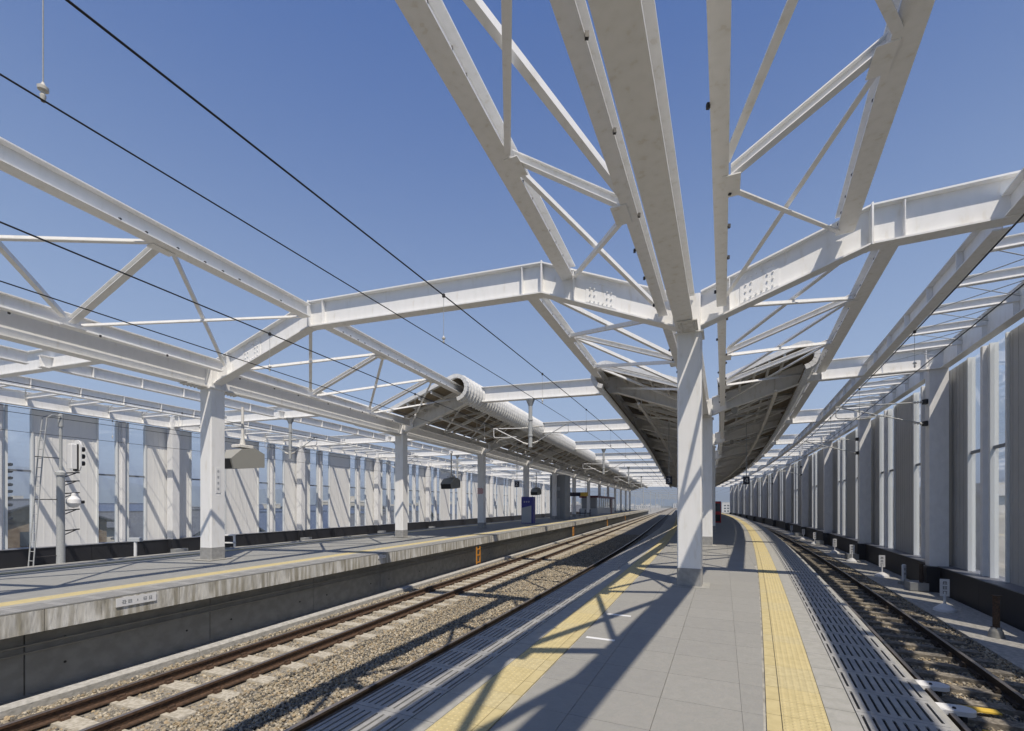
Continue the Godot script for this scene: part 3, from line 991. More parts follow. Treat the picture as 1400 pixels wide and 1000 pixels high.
func roof_span(called_parent: Node3D, at: Callable, se: Callable, t0: float, t1: float, pitch: float, nose: Vector3) -> void:
	var rows := []
	var n := int((t1 - t0) / pitch)
	var stations := []
	for i in n:
		var a := t0 + (t1 - t0) * i / n
		var w := (t1 - t0) / n
		stations.append([a, 0.0]); stations.append([a + w * 0.5, 0.0]); stations.append([a + w * 0.64, 0.06]); stations.append([a + w * 0.86, 0.06])
	stations.append([t1, 0.0])
	var b := B.new()
	var lo := B.new()
	var prev := []
	var prevn := []
	var prof_n := 0
	for st in stations:
		var prof := roof_profile(se.call(st[0]), nose)
		prof_n = prof.size()
		var row := []
		var nr := []
		for i in prof_n:
			var e: Vector2 = prof[mini(i + 1, prof_n - 1)] - prof[maxi(i - 1, 0)]
			var nn := Vector2(-e.y, e.x).normalized()
			var q: Vector2 = prof[i] + nn * (st[1] * (0.7 if i < 2 else 1.5))
			row.append(V3(at.call(st[0], q.x), q.y))
			var out := V3(at.call(st[0], q.x + nn.x * 0.1), q.y + nn.y * 0.1)
			nr.append((out - row[i]).normalized())
		if prev:
			for i in prof_n - 1:
				var nn: Vector3 = (row[i + 1] - prev[i]).cross(row[i] - prev[i + 1]).normalized()
				if nn.dot(nr[i] + nr[i + 1]) < 0: nn = -nn
				# keep curvature smooth across the slope, facets along the ribs
				var tilt: Vector3 = nn - (nr[i] + nr[i + 1]).normalized()
				var n0: Vector3 = (nr[i] + tilt).normalized()
				var n1: Vector3 = (nr[i + 1] + tilt).normalized()
				b.tri(prev[i], prev[i + 1], row[i + 1], n0, n1, n1)
				b.tri(prev[i], row[i + 1], row[i], n0, n1, n0)
		prev = row
	part("roof_sheet", b, M.roof_metal, called_parent)
	# lining below the sheet
	var m := maxi(3, int((t1 - t0) / 1.6))
	for i in m:
		var a := lerpf(t0, t1, float(i) / m) + 0.006
		var c := lerpf(t0, t1, float(i + 1) / m) - 0.006
		var pa := roof_profile(se.call(a), nose)
		var pc := roof_profile(se.call(c), nose)
		lo = B.new()
		for j in prof_n - 1:
			var e: Vector2 = pa[j + 1] - pa[j]
			var nn := Vector2(e.y, -e.x).normalized() * 0.05
			var x0: Vector2 = pa[j] + nn; var x1: Vector2 = pa[j + 1] + nn
			var y0: Vector2 = pc[j] + nn; var y1: Vector2 = pc[j + 1] + nn
			lo.face(V3(at.call(a, x0.x), x0.y), V3(at.call(a, x1.x), x1.y), V3(at.call(c, y1.x), y1.y), V3(at.call(c, y0.x), y0.y), Vector3.DOWN)
		part("soffit_board", lo, M.soffit, called_parent)
	# rafters and joists under the lining
	var nr2 := int((t1 - t0) / 1.6)
	for i in nr2:
		var x := lerpf(t0, t1, (i + 0.5) / nr2)
		var rf := B.new()
		rf.bar(V3(at.call(x, 0.55), 5.72), V3(at.call(x, se.call(x) - nose.x - 0.35), nose.y + 0.16), 0.06, 0.1)
		part("rafter", rf, M.steel_grime, called_parent)
	for f in [0.3, 0.5, 0.7, 0.9]:
		var pj := B.new()
		var s0: float = lerpf(0.5, se.call(t0) - nose.x - 0.3, f)
		var s1: float = lerpf(0.5, se.call(t1) - nose.x - 0.3, f)
		var y := lerpf(5.86, nose.y + nose.z * 0.75, f) - 0.16
		pj.bar(V3(at.call(t0, s0), y), V3(at.call(t1, s1), y), 0.07, 0.12)
		part("joist", pj, M.steel_grime, called_parent)

func make_roof(label: String, at: Callable, se: Callable, t0: float, ends: Array, nose: Vector3) -> void:
	var t := thing("canopy_roof", label, "roof")
	# front trim
	var b := B.new()
	var prof := roof_profile(se.call(t0), nose)
	for i in prof.size() - 1:
		var q0: Vector2 = prof[i]
		var q1: Vector2 = prof[i + 1]
		var e := q1 - q0
		var nn := Vector2(-e.y, e.x).normalized()
		var a0 := q0 + nn * 0.06; var a1 := q1 + nn * 0.06
		var c0 := q0 - nn * 0.1; var c1 := q1 - nn * 0.1
		for w in [[a0, a1, Vector3(0, 1, 0), 0.0], [c0, c1, Vector3(0, -1, 0), 0.0]]:
			b.face(V3(at.call(t0 - 0.06, w[0].x), w[0].y), V3(at.call(t0 - 0.06, w[1].x), w[1].y), V3(at.call(t0 + 0.1, w[1].x), w[1].y), V3(at.call(t0 + 0.1, w[0].x), w[0].y), w[2])
		for tt in [t0 - 0.06, t0 + 0.1]:
			b.face(V3(at.call(tt, a0.x), a0.y), V3(at.call(tt, a1.x), a1.y), V3(at.call(tt, c1.x), c1.y), V3(at.call(tt, c0.x), c0.y), Vector3(0, 0, 1 if tt < t0 else -1))
	part("end_trim", b, M.roof_metal, t)
	var prev := t0
	var i := 0
	for e in ends:
		roof_span(t, at, se, prev, e, 0.3 if i < 4 else 0.6, nose)
		prev = e
		i += 1
	# cable tray hung under the wings
	var path := []
	for j in 40:
		var x := lerpf(t0 + 1.2, ends[-1], j / 39.0)
		path.append(at.call(x, se.call(x) * 0.62))
	b = B.new()
	for j in 39:
		b.bar(V3(path[j], 5.56), V3(path[j + 1], 5.56), 0.11, 0.07)
	part("cable_tray", b, M.steel_grime, t)
	for j in 14:
		var x := t0 + 2.0 + j * 3.2
		var o: Vector2 = at.call(x, se.call(x) * 0.62)
		b = B.new()
		b.rod(V3(o, 5.58), V3(o, 6.4), 0.014, 6)
		part("hanger", b, M.steel_grime, t)

# ---------------------------------------------------------------- screen walls
func panel_mesh(w: float, h: float) -> ArrayMesh:
	var b := B.new()
	b.cuboid(Vector3(0, h / 2, 0), Vector3(w, h, 0.06))
	var n := int(w / 0.25)
	for i in n:
		var x := (i + 0.5) / n * w - w / 2
		for s in [-1, 1]:
			b.cuboid(Vector3(x, h / 2, s * 0.032), Vector3(0.045, h, 0.008))
	return b.mesh()

# at.call(t, off): plan point at station t, off metres into the station from the glazing line
func make_wall(label: String, at: Callable, cols: Array, t0: float, t1: float, half: float, first: float, beams: Array, y_top: float, inner: float, p_side: float) -> void:
	var t := thing("screen_wall", label, "screen wall")
	var pm := panel_mesh(2.45, y_top + 0.4)
	var pane := BoxMesh.new()
	pane.size = Vector3(0.8, y_top + 0.36, 0.012)
	var mull := B.new()
	mull.cuboid(Vector3(0, (y_top + 0.4) / 2, 0), Vector3(0.07, y_top + 0.4, 0.17))
	var mm := mull.mesh()
	var wide := B.new()
	wide.cuboid(Vector3(0, (y_top + 0.4) / 2, 0), Vector3(0.34, y_top + 0.4, 0.1))
	wide.cuboid(Vector3(0, (y_top + 0.4) / 2, 0.1 * p_side), Vector3(0.14, y_top + 0.4, 0.12))
	var wm := wide.mesh()
	var rb := B.new()
	rb.cuboid(Vector3(0, 0, 0), Vector3(0.8, 0.09, 0.05))
	var rm := rb.mesh()
	var s := first
	while s < t1:
		var dir: Vector2 = (at.call(s + 0.5, 0.0) - at.call(s - 0.5, 0.0)).normalized()
		var across := Vector2(-dir.y, dir.x)
		var items := [["panel", 0.0], ["mullion", 1.27], ["window", 1.705], ["mullion", 2.14], ["post", 2.4], ["mullion", 2.66], ["window", 3.095], ["mullion", 3.53]]
		for it in items:
			var st: float = s + it[1] * half / 4.8
			if st < t0: continue
			var o: Node3D
			match it[0]:
				"panel": o = add_mesh("panel", pm, M.panel_shade if p_side < 0.0 else (M.panel if rng.randf() < 0.5 else M.panel_b), t)
				"mullion": o = add_mesh("mullion", mm, M.mullion, t)
				"post": o = add_mesh("window_post", wm, M.wall_column, t)
				_:
					o = Node3D.new()
					o.name = "window"
					t.add_child(o, true)
					var g := add_mesh("pane", pane, M.glass, o)
					g.position.y = (y_top + 0.36) / 2
					var r := add_mesh("transom", rm, M.rail_bar, o)
					r.position.y = 3.55
			place(o, at.call(st, 0.0), -0.4, across)
		s += half
	# columns, corbels, plinth, ledge, beams
	for c in cols:
		if c < t0 - 3.0 or c > t1: continue
		var dir: Vector2 = (at.call(c + 0.5, 0.0) - at.call(c - 0.5, 0.0)).normalized()
		var fw := Vector3(dir.x, 0, -dir.y)
		var o := V3(at.call(c, 0.42), -0.42)
		var b := B.new()
		var sd := fw.cross(Vector3.UP)
		b.box(o + Vector3(0, (y_top + 1.08) / 2, 0), fw * 0.19, Vector3(0, (y_top + 1.08) / 2, 0), sd * 0.24)
		part("wall_column", b, M.wall_column, t)
		b = B.new()
		b.box(o + Vector3(0, -0.45, 0), fw * 0.3, Vector3(0, 0.43, 0), sd * 0.34)
		part("column_footing", b, M.plinth, t)
		if c < cols[0] + 50.0:
			b = B.new()
			var side_in: Vector2 = (at.call(c, 1.0) - at.call(c, 0.0))
			b.box(V3(at.call(c, 0.95), -1.1), fw * 0.34, Vector3(0, 0.13, 0), Vector3(side_in.x, 0, -side_in.y) * 0.24)
			part("junction_box", b, M.grey_paint, t)
	var path := []
	var x := t0
	while x < t1:
		path.append([x, minf(x + 2.4, t1)])
		x += 2.4
	for seg in path:
		var pl := PackedVector2Array([at.call(seg[0] + 0.004, 0.42), at.call(seg[1] - 0.004, 0.42), at.call(seg[1] - 0.004, -0.3), at.call(seg[0] + 0.004, -0.3)])
		var b := B.new()
		b.poly_slab(pl, -1.46, -0.43)
		part("plinth_block", b, M.plinth, t)
		pl = PackedVector2Array([at.call(seg[0] + 0.004, 0.46), at.call(seg[1] - 0.004, 0.46), at.call(seg[1] - 0.004, -0.32), at.call(seg[0] + 0.004, -0.32)])
		b = B.new()
		b.poly_slab(pl, -0.43, -0.402)
		part("ledge", b, M.ledge, t)
	for bm in beams:
		var off: float = bm[0]
		for i in cols.size() - 1:
			var a: Vector2 = at.call(cols[i], off)
			var c: Vector2 = at.call(cols[i + 1], off)
			var d := (c - a).normalized()
			var b := B.new()
			b.ibeam(V3(a + d * 0.15, bm[1]), V3(c - d * 0.15, bm[1]), bm[2], 0.24, 0.024, 0.02)
			var o := part("longitudinal_beam", b, M.steel, t)
			if i < 6:
				b = B.new()
				var fw := Vector3(d.x, 0, -d.y)
				var n := fw.cross(Vector3.UP)
				for j in 5:
					var q := a.lerp(c, (j + 1) / 6.0)
					for sg in [-1.0, 1.0]:
						b.box(V3(q, bm[1] + bm[2] / 2) + n * sg * 0.064, n * 0.05, Vector3(0, bm[2] / 2 - 0.026, 0), fw * 0.008)
				part("stiffener", b, M.steel, o)
	# struts between the wall head and the inner beam
	for i in cols.size() - 1:
		if i > 7: continue
		var nj := 6 if i < 5 else 3
		for j in range(1, nj):
			var st := lerpf(cols[i], cols[i + 1], j / float(nj))
			var b := B.new()
			b.ibeam(V3(at.call(st, 0.25), y_top + 0.34), V3(at.call(st, inner - 0.13), y_top + 0.3), 0.2, 0.12, 0.014, 0.012)
			part("strut", b, M.steel, t)
			if i < 5:
				b = B.new()
				b.rod(V3(at.call(st, 0.25), y_top + 0.4), V3(at.call(lerpf(cols[i], cols[i + 1], (j + 1) / float(nj)), inner - 0.2), y_top + 0.36), 0.011, 5)
				part("tie_rod", b, M.galvanised, t)
				b = B.new()
				b.rod(V3(at.call(st, inner - 0.2), y_top + 0.43), V3(at.call(lerpf(cols[i], cols[i + 1], (j + 1) / float(nj)), 0.25), y_top + 0.44), 0.011, 5)
				part("tie_rod", b, M.galvanised, t)

func make_steel() -> void:
	for k in NF + 1: make_frame(k)
	for k in NF:
		var grp := "" if k < 4 else "bays of steelwork deep under the roofs"
		var lm: String
		var lo: String
		if k == 0:
			lm = "open girders, purlins and cross bracing above island platform with sky between"
			lo = "open girders and cross bracing over outer platform, ending at its first column"
		elif k == 1:
			lm = "bay of braced girders over island platform where the ribbed roof begins"
			lo = "bay of braced girders over outer platform running into the rounded roof end"
		elif k < 4:
			lm = "roofed bay of braced girders over island platform, %s from the roof end" % ordinal[k - 1]
			lo = "roofed bay of braced girders over outer platform, %s from the roof end" % ordinal[k - 1]
		else:
			lm = "bay of braced girders deep under the island platform roof"
			lo = "bay of braced girders deep under the outer platform roof"
		make_bay(lm, grp, bay_end_mid(k, k > 0), bay_end_mid(k + 1, k > 0), [6.45, 6.25], k < 2)
		make_bay(lo, grp, bay_end_out(k), bay_end_out(k + 1), [6.45, 6.45], k < 2)
	var ends_u := []
	var ends_p := []
	for k in range(2, NF + 1):
		ends_u.append(frame_u(k) + 4.8)
		ends_p.append(frame_p(k) + 4.7)
	var se_l := func(u: float) -> float: return absf(eave_l(u) - mid_line(u))
	var se_r := func(u: float) -> float: return absf(eave_r(u) - mid_line(u))
	make_roof("ribbed roof wing over island platform sloping up toward the outer platform", func(u: float, s: float) -> Vector2: return UV(u, mid_line(u) - s), se_l, 17.0, ends_u, Vector3(0.36, 6.5, 0.46))
	make_roof("ribbed roof wing over island platform sloping up toward the shaded wall", func(u: float, s: float) -> Vector2: return UV(u, mid_line(u) + s), se_r, 17.0, ends_u, Vector3(0.72, 6.34, 0.4))
	var so := func(_p: float) -> float: return 3.85
	make_roof("roof wing of outer platform with white ribbed half-round nosing toward the tracks", func(p: float, s: float) -> Vector2: return PQ(p, -12.8 + s), so, 17.2, ends_p, Vector3(0.02, 6.56, 0.52))
	make_roof("roof wing of outer platform sloping up toward the sunlit glazed wall", func(p: float, s: float) -> Vector2: return PQ(p, -12.8 - s), so, 17.2, ends_p, Vector3(0.02, 6.56, 0.52))
	var cu := []
	var cp := []
	for k in NF + 1:
		cu.append(frame_u(k) + 0.15)
		cp.append(frame_p(k) - 0.9)
	make_wall("shaded screen wall of panels toned darker for shade, with narrow windows along the curving track", func(u: float, o: float) -> Vector2: return UV(u, curve_r(u) + 5.72 - o), cu, 2.0, cu[-1], 4.8, 9.79 - 4.8 * 2, [[0.3, 6.0, 0.66], [2.3, 6.02, 0.4]], 6.0, 2.3, -1.0)
	make_wall("sunlit screen wall of pale panels and tall windows beyond the outer platform", func(p: float, o: float) -> Vector2: return PQ(p, -28.3 + o), cp, 2.0, cp[-1], 4.75, 8.42 - 4.75, [[0.35, 6.06, 0.66], [4.4, 6.12, 0.42], [8.4, 6.15, 0.4]], 6.06, 4.4, 1.0)

# ---------------------------------------------------------------- overhead line
func make_wires() -> void:
	var jobs := [
		["messenger_wire", "thick black carrying wire, with clamps and droppers, above the track by island platform", func(s: float) -> Vector2: return UV(s, edge_l(s) - 1.5), 5.12, 0.0105, 1],
		["contact_wire", "lower black contact wire above the track by island platform", func(s: float) -> Vector2: return UV(s, edge_l(s) - 1.47), 4.30, 0.0065, 0],
		["messenger_wire", "thick black carrying wire above the track by outer platform edge", func(s: float) -> Vector2: return PQ(s, -7.3), 4.83, 0.0105, 1],
		["contact_wire", "lower black contact wire above the track by outer platform edge", func(s: float) -> Vector2: return PQ(s, -7.2), 4.12, 0.0075, 0],
		["messenger_wire", "black carrying wire above the curving track by the shaded wall", func(s: float) -> Vector2: return UV(s, edge_r(s) + 1.53), 5.0, 0.012, 1],
		["contact_wire", "lower black contact wire above the curving track by shaded wall", func(s: float) -> Vector2: return UV(s, edge_r(s) + 1.6), 4.25, 0.0085, 0],
		["messenger_wire", "carrying wire just behind the outer platform", func(s: float) -> Vector2: return PQ(s, -17.3), 4.98, 0.011, 1],
		["contact_wire", "contact wire just behind the outer platform", func(s: float) -> Vector2: return PQ(s, -17.3), 4.15, 0.008, 0],
		["messenger_wire", "carrying wire close before the sunlit glazed wall", func(s: float) -> Vector2: return PQ(s, -21.4), 4.95, 0.011, 1],
		["contact_wire", "contact wire close before the sunlit glazed wall", func(s: float) -> Vector2: return PQ(s, -21.4), 4.12, 0.008, 0]]
	for j in jobs:
		var f: Callable = j[2]
		var t := thing(j[0], j[1], "overhead wire")
		var pts := PackedVector3Array()
		for i in 70:
			var s := -4.0 + i * 2.2
			pts.append(V3(f.call(s), j[3]))
		var b := B.new()
		b.tube(pts, j[4], 6)
		part("cable", b, M.wire, t)
		if j[5] == 1:
			for i in 14:
				var s := 1.43 + 5.0 * i
				var o: Vector2 = f.call(s)
				b = B.new()
				b.chamfer_box(V3(o, j[3]), Vector3(0.05, 0.06, 0.05), 0.015)
				var c := part("clamp", b, M.black, t)
				b = B.new()
				var y1: float = j[3] - (0.8 if j[3] > 5.05 else 0.7)
				b.rod(V3(o, j[3] - 0.03), V3(o, y1 + 0.1), 0.004, 5)
				part("dropper", b, M.galvanised, t)
				b = B.new()
				b.lathe(V3(o, y1 + 0.0), PackedVector2Array([Vector2(0.012, -0.01), Vector2(0.018, 0.03), Vector2(0.012, 0.04), Vector2(0.012, 0.06), Vector2(0.03, 0.065), Vector2(0.032, 0.085), Vector2(0.014, 0.1), Vector2(0.006, 0.12)]), 8)
				part("insulator", b, M.insulator, t)

func arm(t: Node3D, o: Vector3, out: Vector3, reach: float, top: float, m: Material) -> void:
	var a := o + Vector3(0, top, 0)
	var tip := a + out * reach + Vector3(0, 0.05, 0)
	var b := B.new()
	b.rod(a + out * 0.1, a + out * 0.42, 0.022, 8)
	for i in 4:
		b.lathe(a + out * (0.14 + 0.07 * i), PackedVector2Array([Vector2(0.02, 0), Vector2(0.05, 0.02), Vector2(0.05, 0.03), Vector2(0.02, 0.045)]), 10, out)
	part("insulator", b, M.insulator, t)
	b = B.new()
	b.rod(a + out * 0.42, tip, 0.02, 8)
	part("top_tube", b, m, t)
	var low := o + Vector3(0, top - 0.72, 0)
	b = B.new()
	b.rod(low + out * 0.1, low + out * 0.36 + Vector3(0, 0.08, 0), 0.03, 8)
	for i in 3:
		b.lathe(low + out * (0.14 + 0.07 * i) + Vector3(0, 0.02 * i, 0), PackedVector2Array([Vector2(0.02, 0), Vector2(0.05, 0.02), Vector2(0.05, 0.03), Vector2(0.02, 0.045)]), 10, out)
	part("insulator", b, M.insulator, t)
	b = B.new()
	b.rod(low + out * 0.3 + Vector3(0, 0.06, 0), tip - out * 0.12 - Vector3(0, 0.02, 0), 0.02, 8)
	part("stay_tube", b, m, t)
	b = B.new()
	var q := tip - out * 0.02
	b.tube(PackedVector3Array([q, q - Vector3(0, 0.34, 0), q - Vector3(0, 0.41, 0) - out * 0.06, q - Vector3(0, 0.42, 0) - out * 0.16, q - Vector3(0, 0.42, 0) - out * (reach * 0.62)]), 0.016, 8)
	part("registration_tube", b, m, t)
	b = B.new()
	b.tube(PackedVector3Array([q - Vector3(0, 0.44, 0) - out * (reach * 0.5), q - Vector3(0, 0.5, 0) - out * 0.3, q - Vector3(0, 0.66, 0) - out * 0.12]), 0.011, 6)
	part("steady_arm", b, M.insulator, t)

func make_brackets() -> void:
	for k in [2, 4, 6, 8]:
		var far: bool = k > 2
		var grp := "overhead line brackets hung between the platforms" if far else ""
		var f := knees(k)
		var a: Vector3 = f.mid_l
		var c: Vector3 = f.near
		var o := a.lerp(c, 0.56)
		var t := thing("line_bracket", "double-armed overhead line bracket farther along, hung from a cross beam" if far else "double-armed overhead line bracket hung from first cross beam inside roofed stretch", "line bracket", Vector3.ZERO, grp)
		var b := B.new()
		b.rod(o - Vector3(0, 2.1, 0), o, 0.085, 14)
		b.lathe(o, PackedVector2Array([Vector2(0.09, -0.3), Vector2(0.2, -0.02), Vector2(0.2, 0)]), 14)
		b.lathe(o - Vector3(0, 2.12, 0), PackedVector2Array([Vector2(0, 0), Vector2(0.1, 0), Vector2(0.1, 0.03)]), 14)
		for y in [-0.95, -1.65]:
			b.lathe(o + Vector3(0, y, 0), PackedVector2Array([Vector2(0.087, 0), Vector2(0.11, 0.01), Vector2(0.11, 0.08), Vector2(0.087, 0.09)]), 14)
		part("drop_post", b, M.galvanised, t)
		var out := (a - c)
		out.y = 0
		out = out.normalized()
		var base := o - Vector3(0, o.y, 0)
		arm(t, base + out * 0.0, out, 1.72, 5.02, M.galvanised)
		arm(t, base, -out, 1.75, 4.98, M.white_sign)
	for k in [2, 3, 5, 7]:
		var u := frame_u(k) + 0.15
		var dir := dir_of(curve_r, u)
		var out := Vector3(-dir.y, 0, -dir.x)
		var o := UVY(u, curve_r(u) + 5.05, 0.0)
		var t := thing("line_bracket", "overhead line bracket on the shaded wall's columns, farther along the curve" if k > 2 else "overhead line bracket reaching from a column of the shaded wall", "line bracket", Vector3.ZERO, "line brackets along the shaded wall" if k > 2 else "")
		arm(t, o, out, 2.5, 5.0, M.galvanised)
		var b := B.new()
		for y in [5.0, 4.28]:
			b.chamfer_box(o + Vector3(0, y, 0) + out * 0.03, Vector3(0.16, 0.16, 0.16), 0.02)
		part("bracket_foot", b, M.dark_iron, t)
	for k in [2, 3, 4, 6]:
		var p := frame_p(k) - 0.55
		var o := PQY(p, -19.3, 0.0)
		var t := thing("line_bracket", "overhead line bracket on a drop post before the sunlit glazed wall", "line bracket", Vector3.ZERO, "line brackets before the sunlit wall")
		var b := B.new()
		b.rod(o + Vector3(0, 4.0, 0), o + Vector3(0, 6.14, 0), 0.08, 12)
		b.lathe(o + Vector3(0, 6.14, 0), PackedVector2Array([Vector2(0.085, -0.3), Vector2(0.2, -0.02), Vector2(0.2, 0)]), 12)
		part("drop_post", b, M.galvanised, t)
		arm(t, o, Vector3(CP, 0, SP), 1.8, 5.0, M.galvanised)
		arm(t, o, Vector3(-CP, 0, -SP), 1.8, 5.0, M.galvanised)

# ---------------------------------------------------------------- things on and around the platforms
func glyphs(b: B, at: Vector3, right: Vector3, out: Vector3, w: float, h: float, sd: int) -> void:   # one small printed character of crossing strokes
	var r := RandomNumberGenerator.new()
	r.seed = sd
	var t := 0.12 * h
	for i in 3:
		var y := h * (0.15 + 0.35 * i) - h / 2 + r.randf_range(-0.05, 0.05) * h
		b.box(at + Vector3(0, y, 0), right * w * r.randf_range(0.3, 0.48), Vector3(0, t / 2, 0), out * 0.001)
	for i in 2:
		b.box(at + right * w * (-0.22 + 0.44 * i) + Vector3(0, r.randf_range(-0.05, 0.05) * h, 0), right * t / 2, Vector3(0, h * r.randf_range(0.34, 0.48), 0), out * 0.0014)

func number_sign(txt: String, at: Vector2, y: float, dir: Vector2, label: String) -> void:
	var t := thing("platform_number_sign", label, "sign", V3(at, y))
	t.rotation.y = atan2(-dir.x, dir.y)
	var b := B.new()
	b.chamfer_box(Vector3(0, 0.2, 0), Vector3(0.3, 0.4, 0.12), 0.012)
	part("board", b, M.navy, t)
	b = B.new()
	b.rod(Vector3(0, 0.4, 0), Vector3(0, 3.1, 0), 0.018, 8)
	part("hanger", b, M.galvanised, t)
	var tm := TextMesh.new()
	var fnt := SystemFont.new()
	fnt.font_names = PackedStringArray(["Droid Sans"])
	tm.font = fnt
	tm.text = txt
	tm.font_size = 48
	tm.pixel_size = 0.0066
	tm.depth = 0.006
	var o := add_mesh("numeral", tm, M.white_sign, t)
	o.position = Vector3(0, 0.2, 0.063)

func monitor_hood(p: float, q: float, y: float, label: String, group: String) -> void:
	var t := thing("monitor_hood", label, "monitor housing", PQY(p, q, y), group)
	t.rotation.y = atan2(-SP, CP) + PI / 2
	# a hooded box: deep on one end, its dark screen opening slanting below
	var b := B.new()
	var side := PackedVector2Array([Vector2(-0.62, 0.0), Vector2(0.62, 0.12), Vector2(0.62, 0.62), Vector2(0.2, 0.8), Vector2(-0.3, 0.72), Vector2(-0.72, 0.36)])
	b.extrude(side, Vector3(0, 0, -0.42), Vector3(0, 0, 0.42), Vector3.RIGHT, Vector3.UP)
	part("housing", b, M.hood, t)
	b = B.new()
	b.face(Vector3(-0.735, 0.33, -0.36), Vector3(-0.735, 0.33, 0.36), Vector3(-0.645, 0.02, 0.36), Vector3(-0.645, 0.02, -0.36), Vector3(-1, -0.3, 0))
	b.face(Vector3(-0.6, -0.003, -0.38), Vector3(0.1, 0.063, -0.38), Vector3(0.1, 0.063, 0.38), Vector3(-0.6, -0.003, 0.38), Vector3.DOWN)
	part("screen_opening", b, M.black, t)
	b = B.new()
	b.chamfer_box(Vector3(0.05, 0.86, 0), Vector3(0.6, 0.1, 0.4), 0.02)
	b.rod(Vector3(0.05, 0.9, 0), Vector3(0.05, 1.2, 0), 0.11, 10, 0.06)
	b.rod(Vector3(0.05, 1.15, 0), Vector3(0.05, 5.15 - y, 0), 0.05, 10)
	part("hanger", b, M.steel_grime, t)

func make_objects() -> void:
	number_sign("3", UV(24.2, -2.5), 2.62, UV(1, -0.06), "dark hanging sign with white numeral 3 at island platform edge")
	number_sign("4", UV(25.9, 1.06), 2.62, UV(1, 0.0), "dark hanging sign with white numeral 4 over curving yellow line")
	number_sign("2", PQ(28.5, -10.3), 2.75, PQ(1, 0), "dark hanging sign with white numeral 2 above outer platform")
	monitor_hood(12.0, -15.0, 2.85, "grey hooded monitor housing hung behind the first outer platform column", "")
	monitor_hood(28.0, -15.0, 2.65, "grey hooded monitor housing hung near the column with red checked notice", "")
	monitor_hood(47.7, -15.0, 2.6, "grey hooded monitor housing hung past the blue booth", "")
	# name plates on the outer platform's concrete edge
	for i in 2:
		var p: float = [5.25, 12.35][i]
		var t := thing("position_plate", ["large white position plate with dark characters on the outer platform edge", "smaller faded white position plate on the outer platform edge beam"][i], "sign", PQY(p, -9.136, -0.105))
		var s: float = [1.0, 0.62][i]
		var al := Vector3(SP, 0, -CP)
		var rt := Vector3(CP, 0, SP)
		var b := B.new()
		b.box(Vector3(0, 0, 0), rt * 0.006, Vector3(0, 0.075 * s, 0), al * 0.32 * s)
		part("board", b, M.white_sign, t)
		b = B.new()
		var j := 0
		for x in [-0.2, -0.11, 0.01, 0.13, 0.22]:
			glyphs(b, rt * 0.0075 + al * x * s, al, rt, (0.075 if j != 2 else 0.02) * s, (0.07 if j != 2 else 0.04) * s, 60 + j + i * 7)
			j += 1
		part("lettering", b, M.grey_paint, t)
	# orange steps below the outer platform
	for i in 4:
		var p: float = [19.7, 40.0, 60.0, 80.0][i]
		var t := thing("track_ladder", "small orange ladder fixed under the outer platform edge", "ladder", PQY(p, -9.08, -1.24), "orange ladders under the outer platform edge")
		var al := Vector3(SP, 0, -CP)
		for sg in [-1.0, 1.0]:
			var b := B.new()
			b.bar(al * 0.19 * sg, al * 0.19 * sg + Vector3(0, 0.82, 0), 0.045, 0.045, al)
			part("rail", b, M.orange, t)
		for y in [0.08, 0.42, 0.7]:
			var b := B.new()
			b.bar(-al * 0.17 + Vector3(0, y, 0), al * 0.17 + Vector3(0, y, 0), 0.05, 0.05)
			part("rung", b, M.orange, t)
	# white folding step by the far edge of the outer platform
	var st := thing("step_stool", "small white metal steps behind outer platform's first column", "steps", PQY(12.6, -16.6, -1.25))
	for sg in [-1.0, 1.0]:
		var b := B.new()
		b.bar(Vector3(0.42 * sg, 0, 0), Vector3(0.34 * sg, 1.68, 0), 0.06, 0.06, Vector3.BACK)
		part("leg", b, M.white_sign, st)
	for y in [0.7, 1.05, 1.37, 1.66]:
		var b := B.new()
		b.cuboid(Vector3(0, y, 0.06), Vector3(0.78, 0.04, 0.2))
		part("tread", b, M.white_sign, st)
	# notices on columns
	var n := thing("column_notice", "narrow white notice with small symbols on outer platform's first column", "notice", PQY(frame_p(1), -12.8 + 0.226, 1.95))
	var bb := B.new()
	var al2 := Vector3(SP, 0, -CP)
	var rt2 := Vector3(CP, 0, SP)
	bb.box(Vector3(0, 0.34, 0), rt2 * 0.004, Vector3(0, 0.36, 0), al2 * 0.07)
	part("board", bb, M.white_sign, n)
	bb = B.new()
	for i in 4: glyphs(bb, rt2 * 0.006 + Vector3(0, 0.1 + i * 0.17, 0), al2, rt2, 0.07, 0.08, 80 + i)
	part("symbol", bb, M.grey_paint, n)
	n = thing("column_notice", "red and white checked notice on an outer platform column", "notice", PQY(frame_p(3) - 0.226, -12.8, 2.35))
	for i in 6:
		for j in 5:
			bb = B.new()
			bb.box(rt2 * (i - 2.5) * 0.07 + Vector3(0, j * 0.08, 0), rt2 * 0.0345, Vector3(0, 0.0395, 0), al2 * 0.005)
			part("square", bb, M.red if (i + j) % 2 == 0 else M.white_sign, n)
	# blue booth
	var bo := thing("photo_booth", "blue and grey booth standing beside an outer platform column", "booth", PQY(36.6, -12.2, 0.0))
	bo.rotation.y = atan2(-SP, CP)
	bb = B.new()
	bb.chamfer_box(Vector3(0, 1.12, 0), Vector3(1.0, 2.24, 0.8), 0.03)
	part("body", bb, M.blue, bo)
	bb = B.new()
	bb.extrude(PackedVector2Array([Vector2(-0.46, 0.05), Vector2(0.4, 0.05), Vector2(0.4, 1.5), Vector2(-0.46, 1.3)]), Vector3(0, 0, 0.4), Vector3(0, 0, 0.412), Vector3.RIGHT, Vector3.UP)
	part("curtain_panel", bb, M.pale_box, bo)
	bb = B.new()
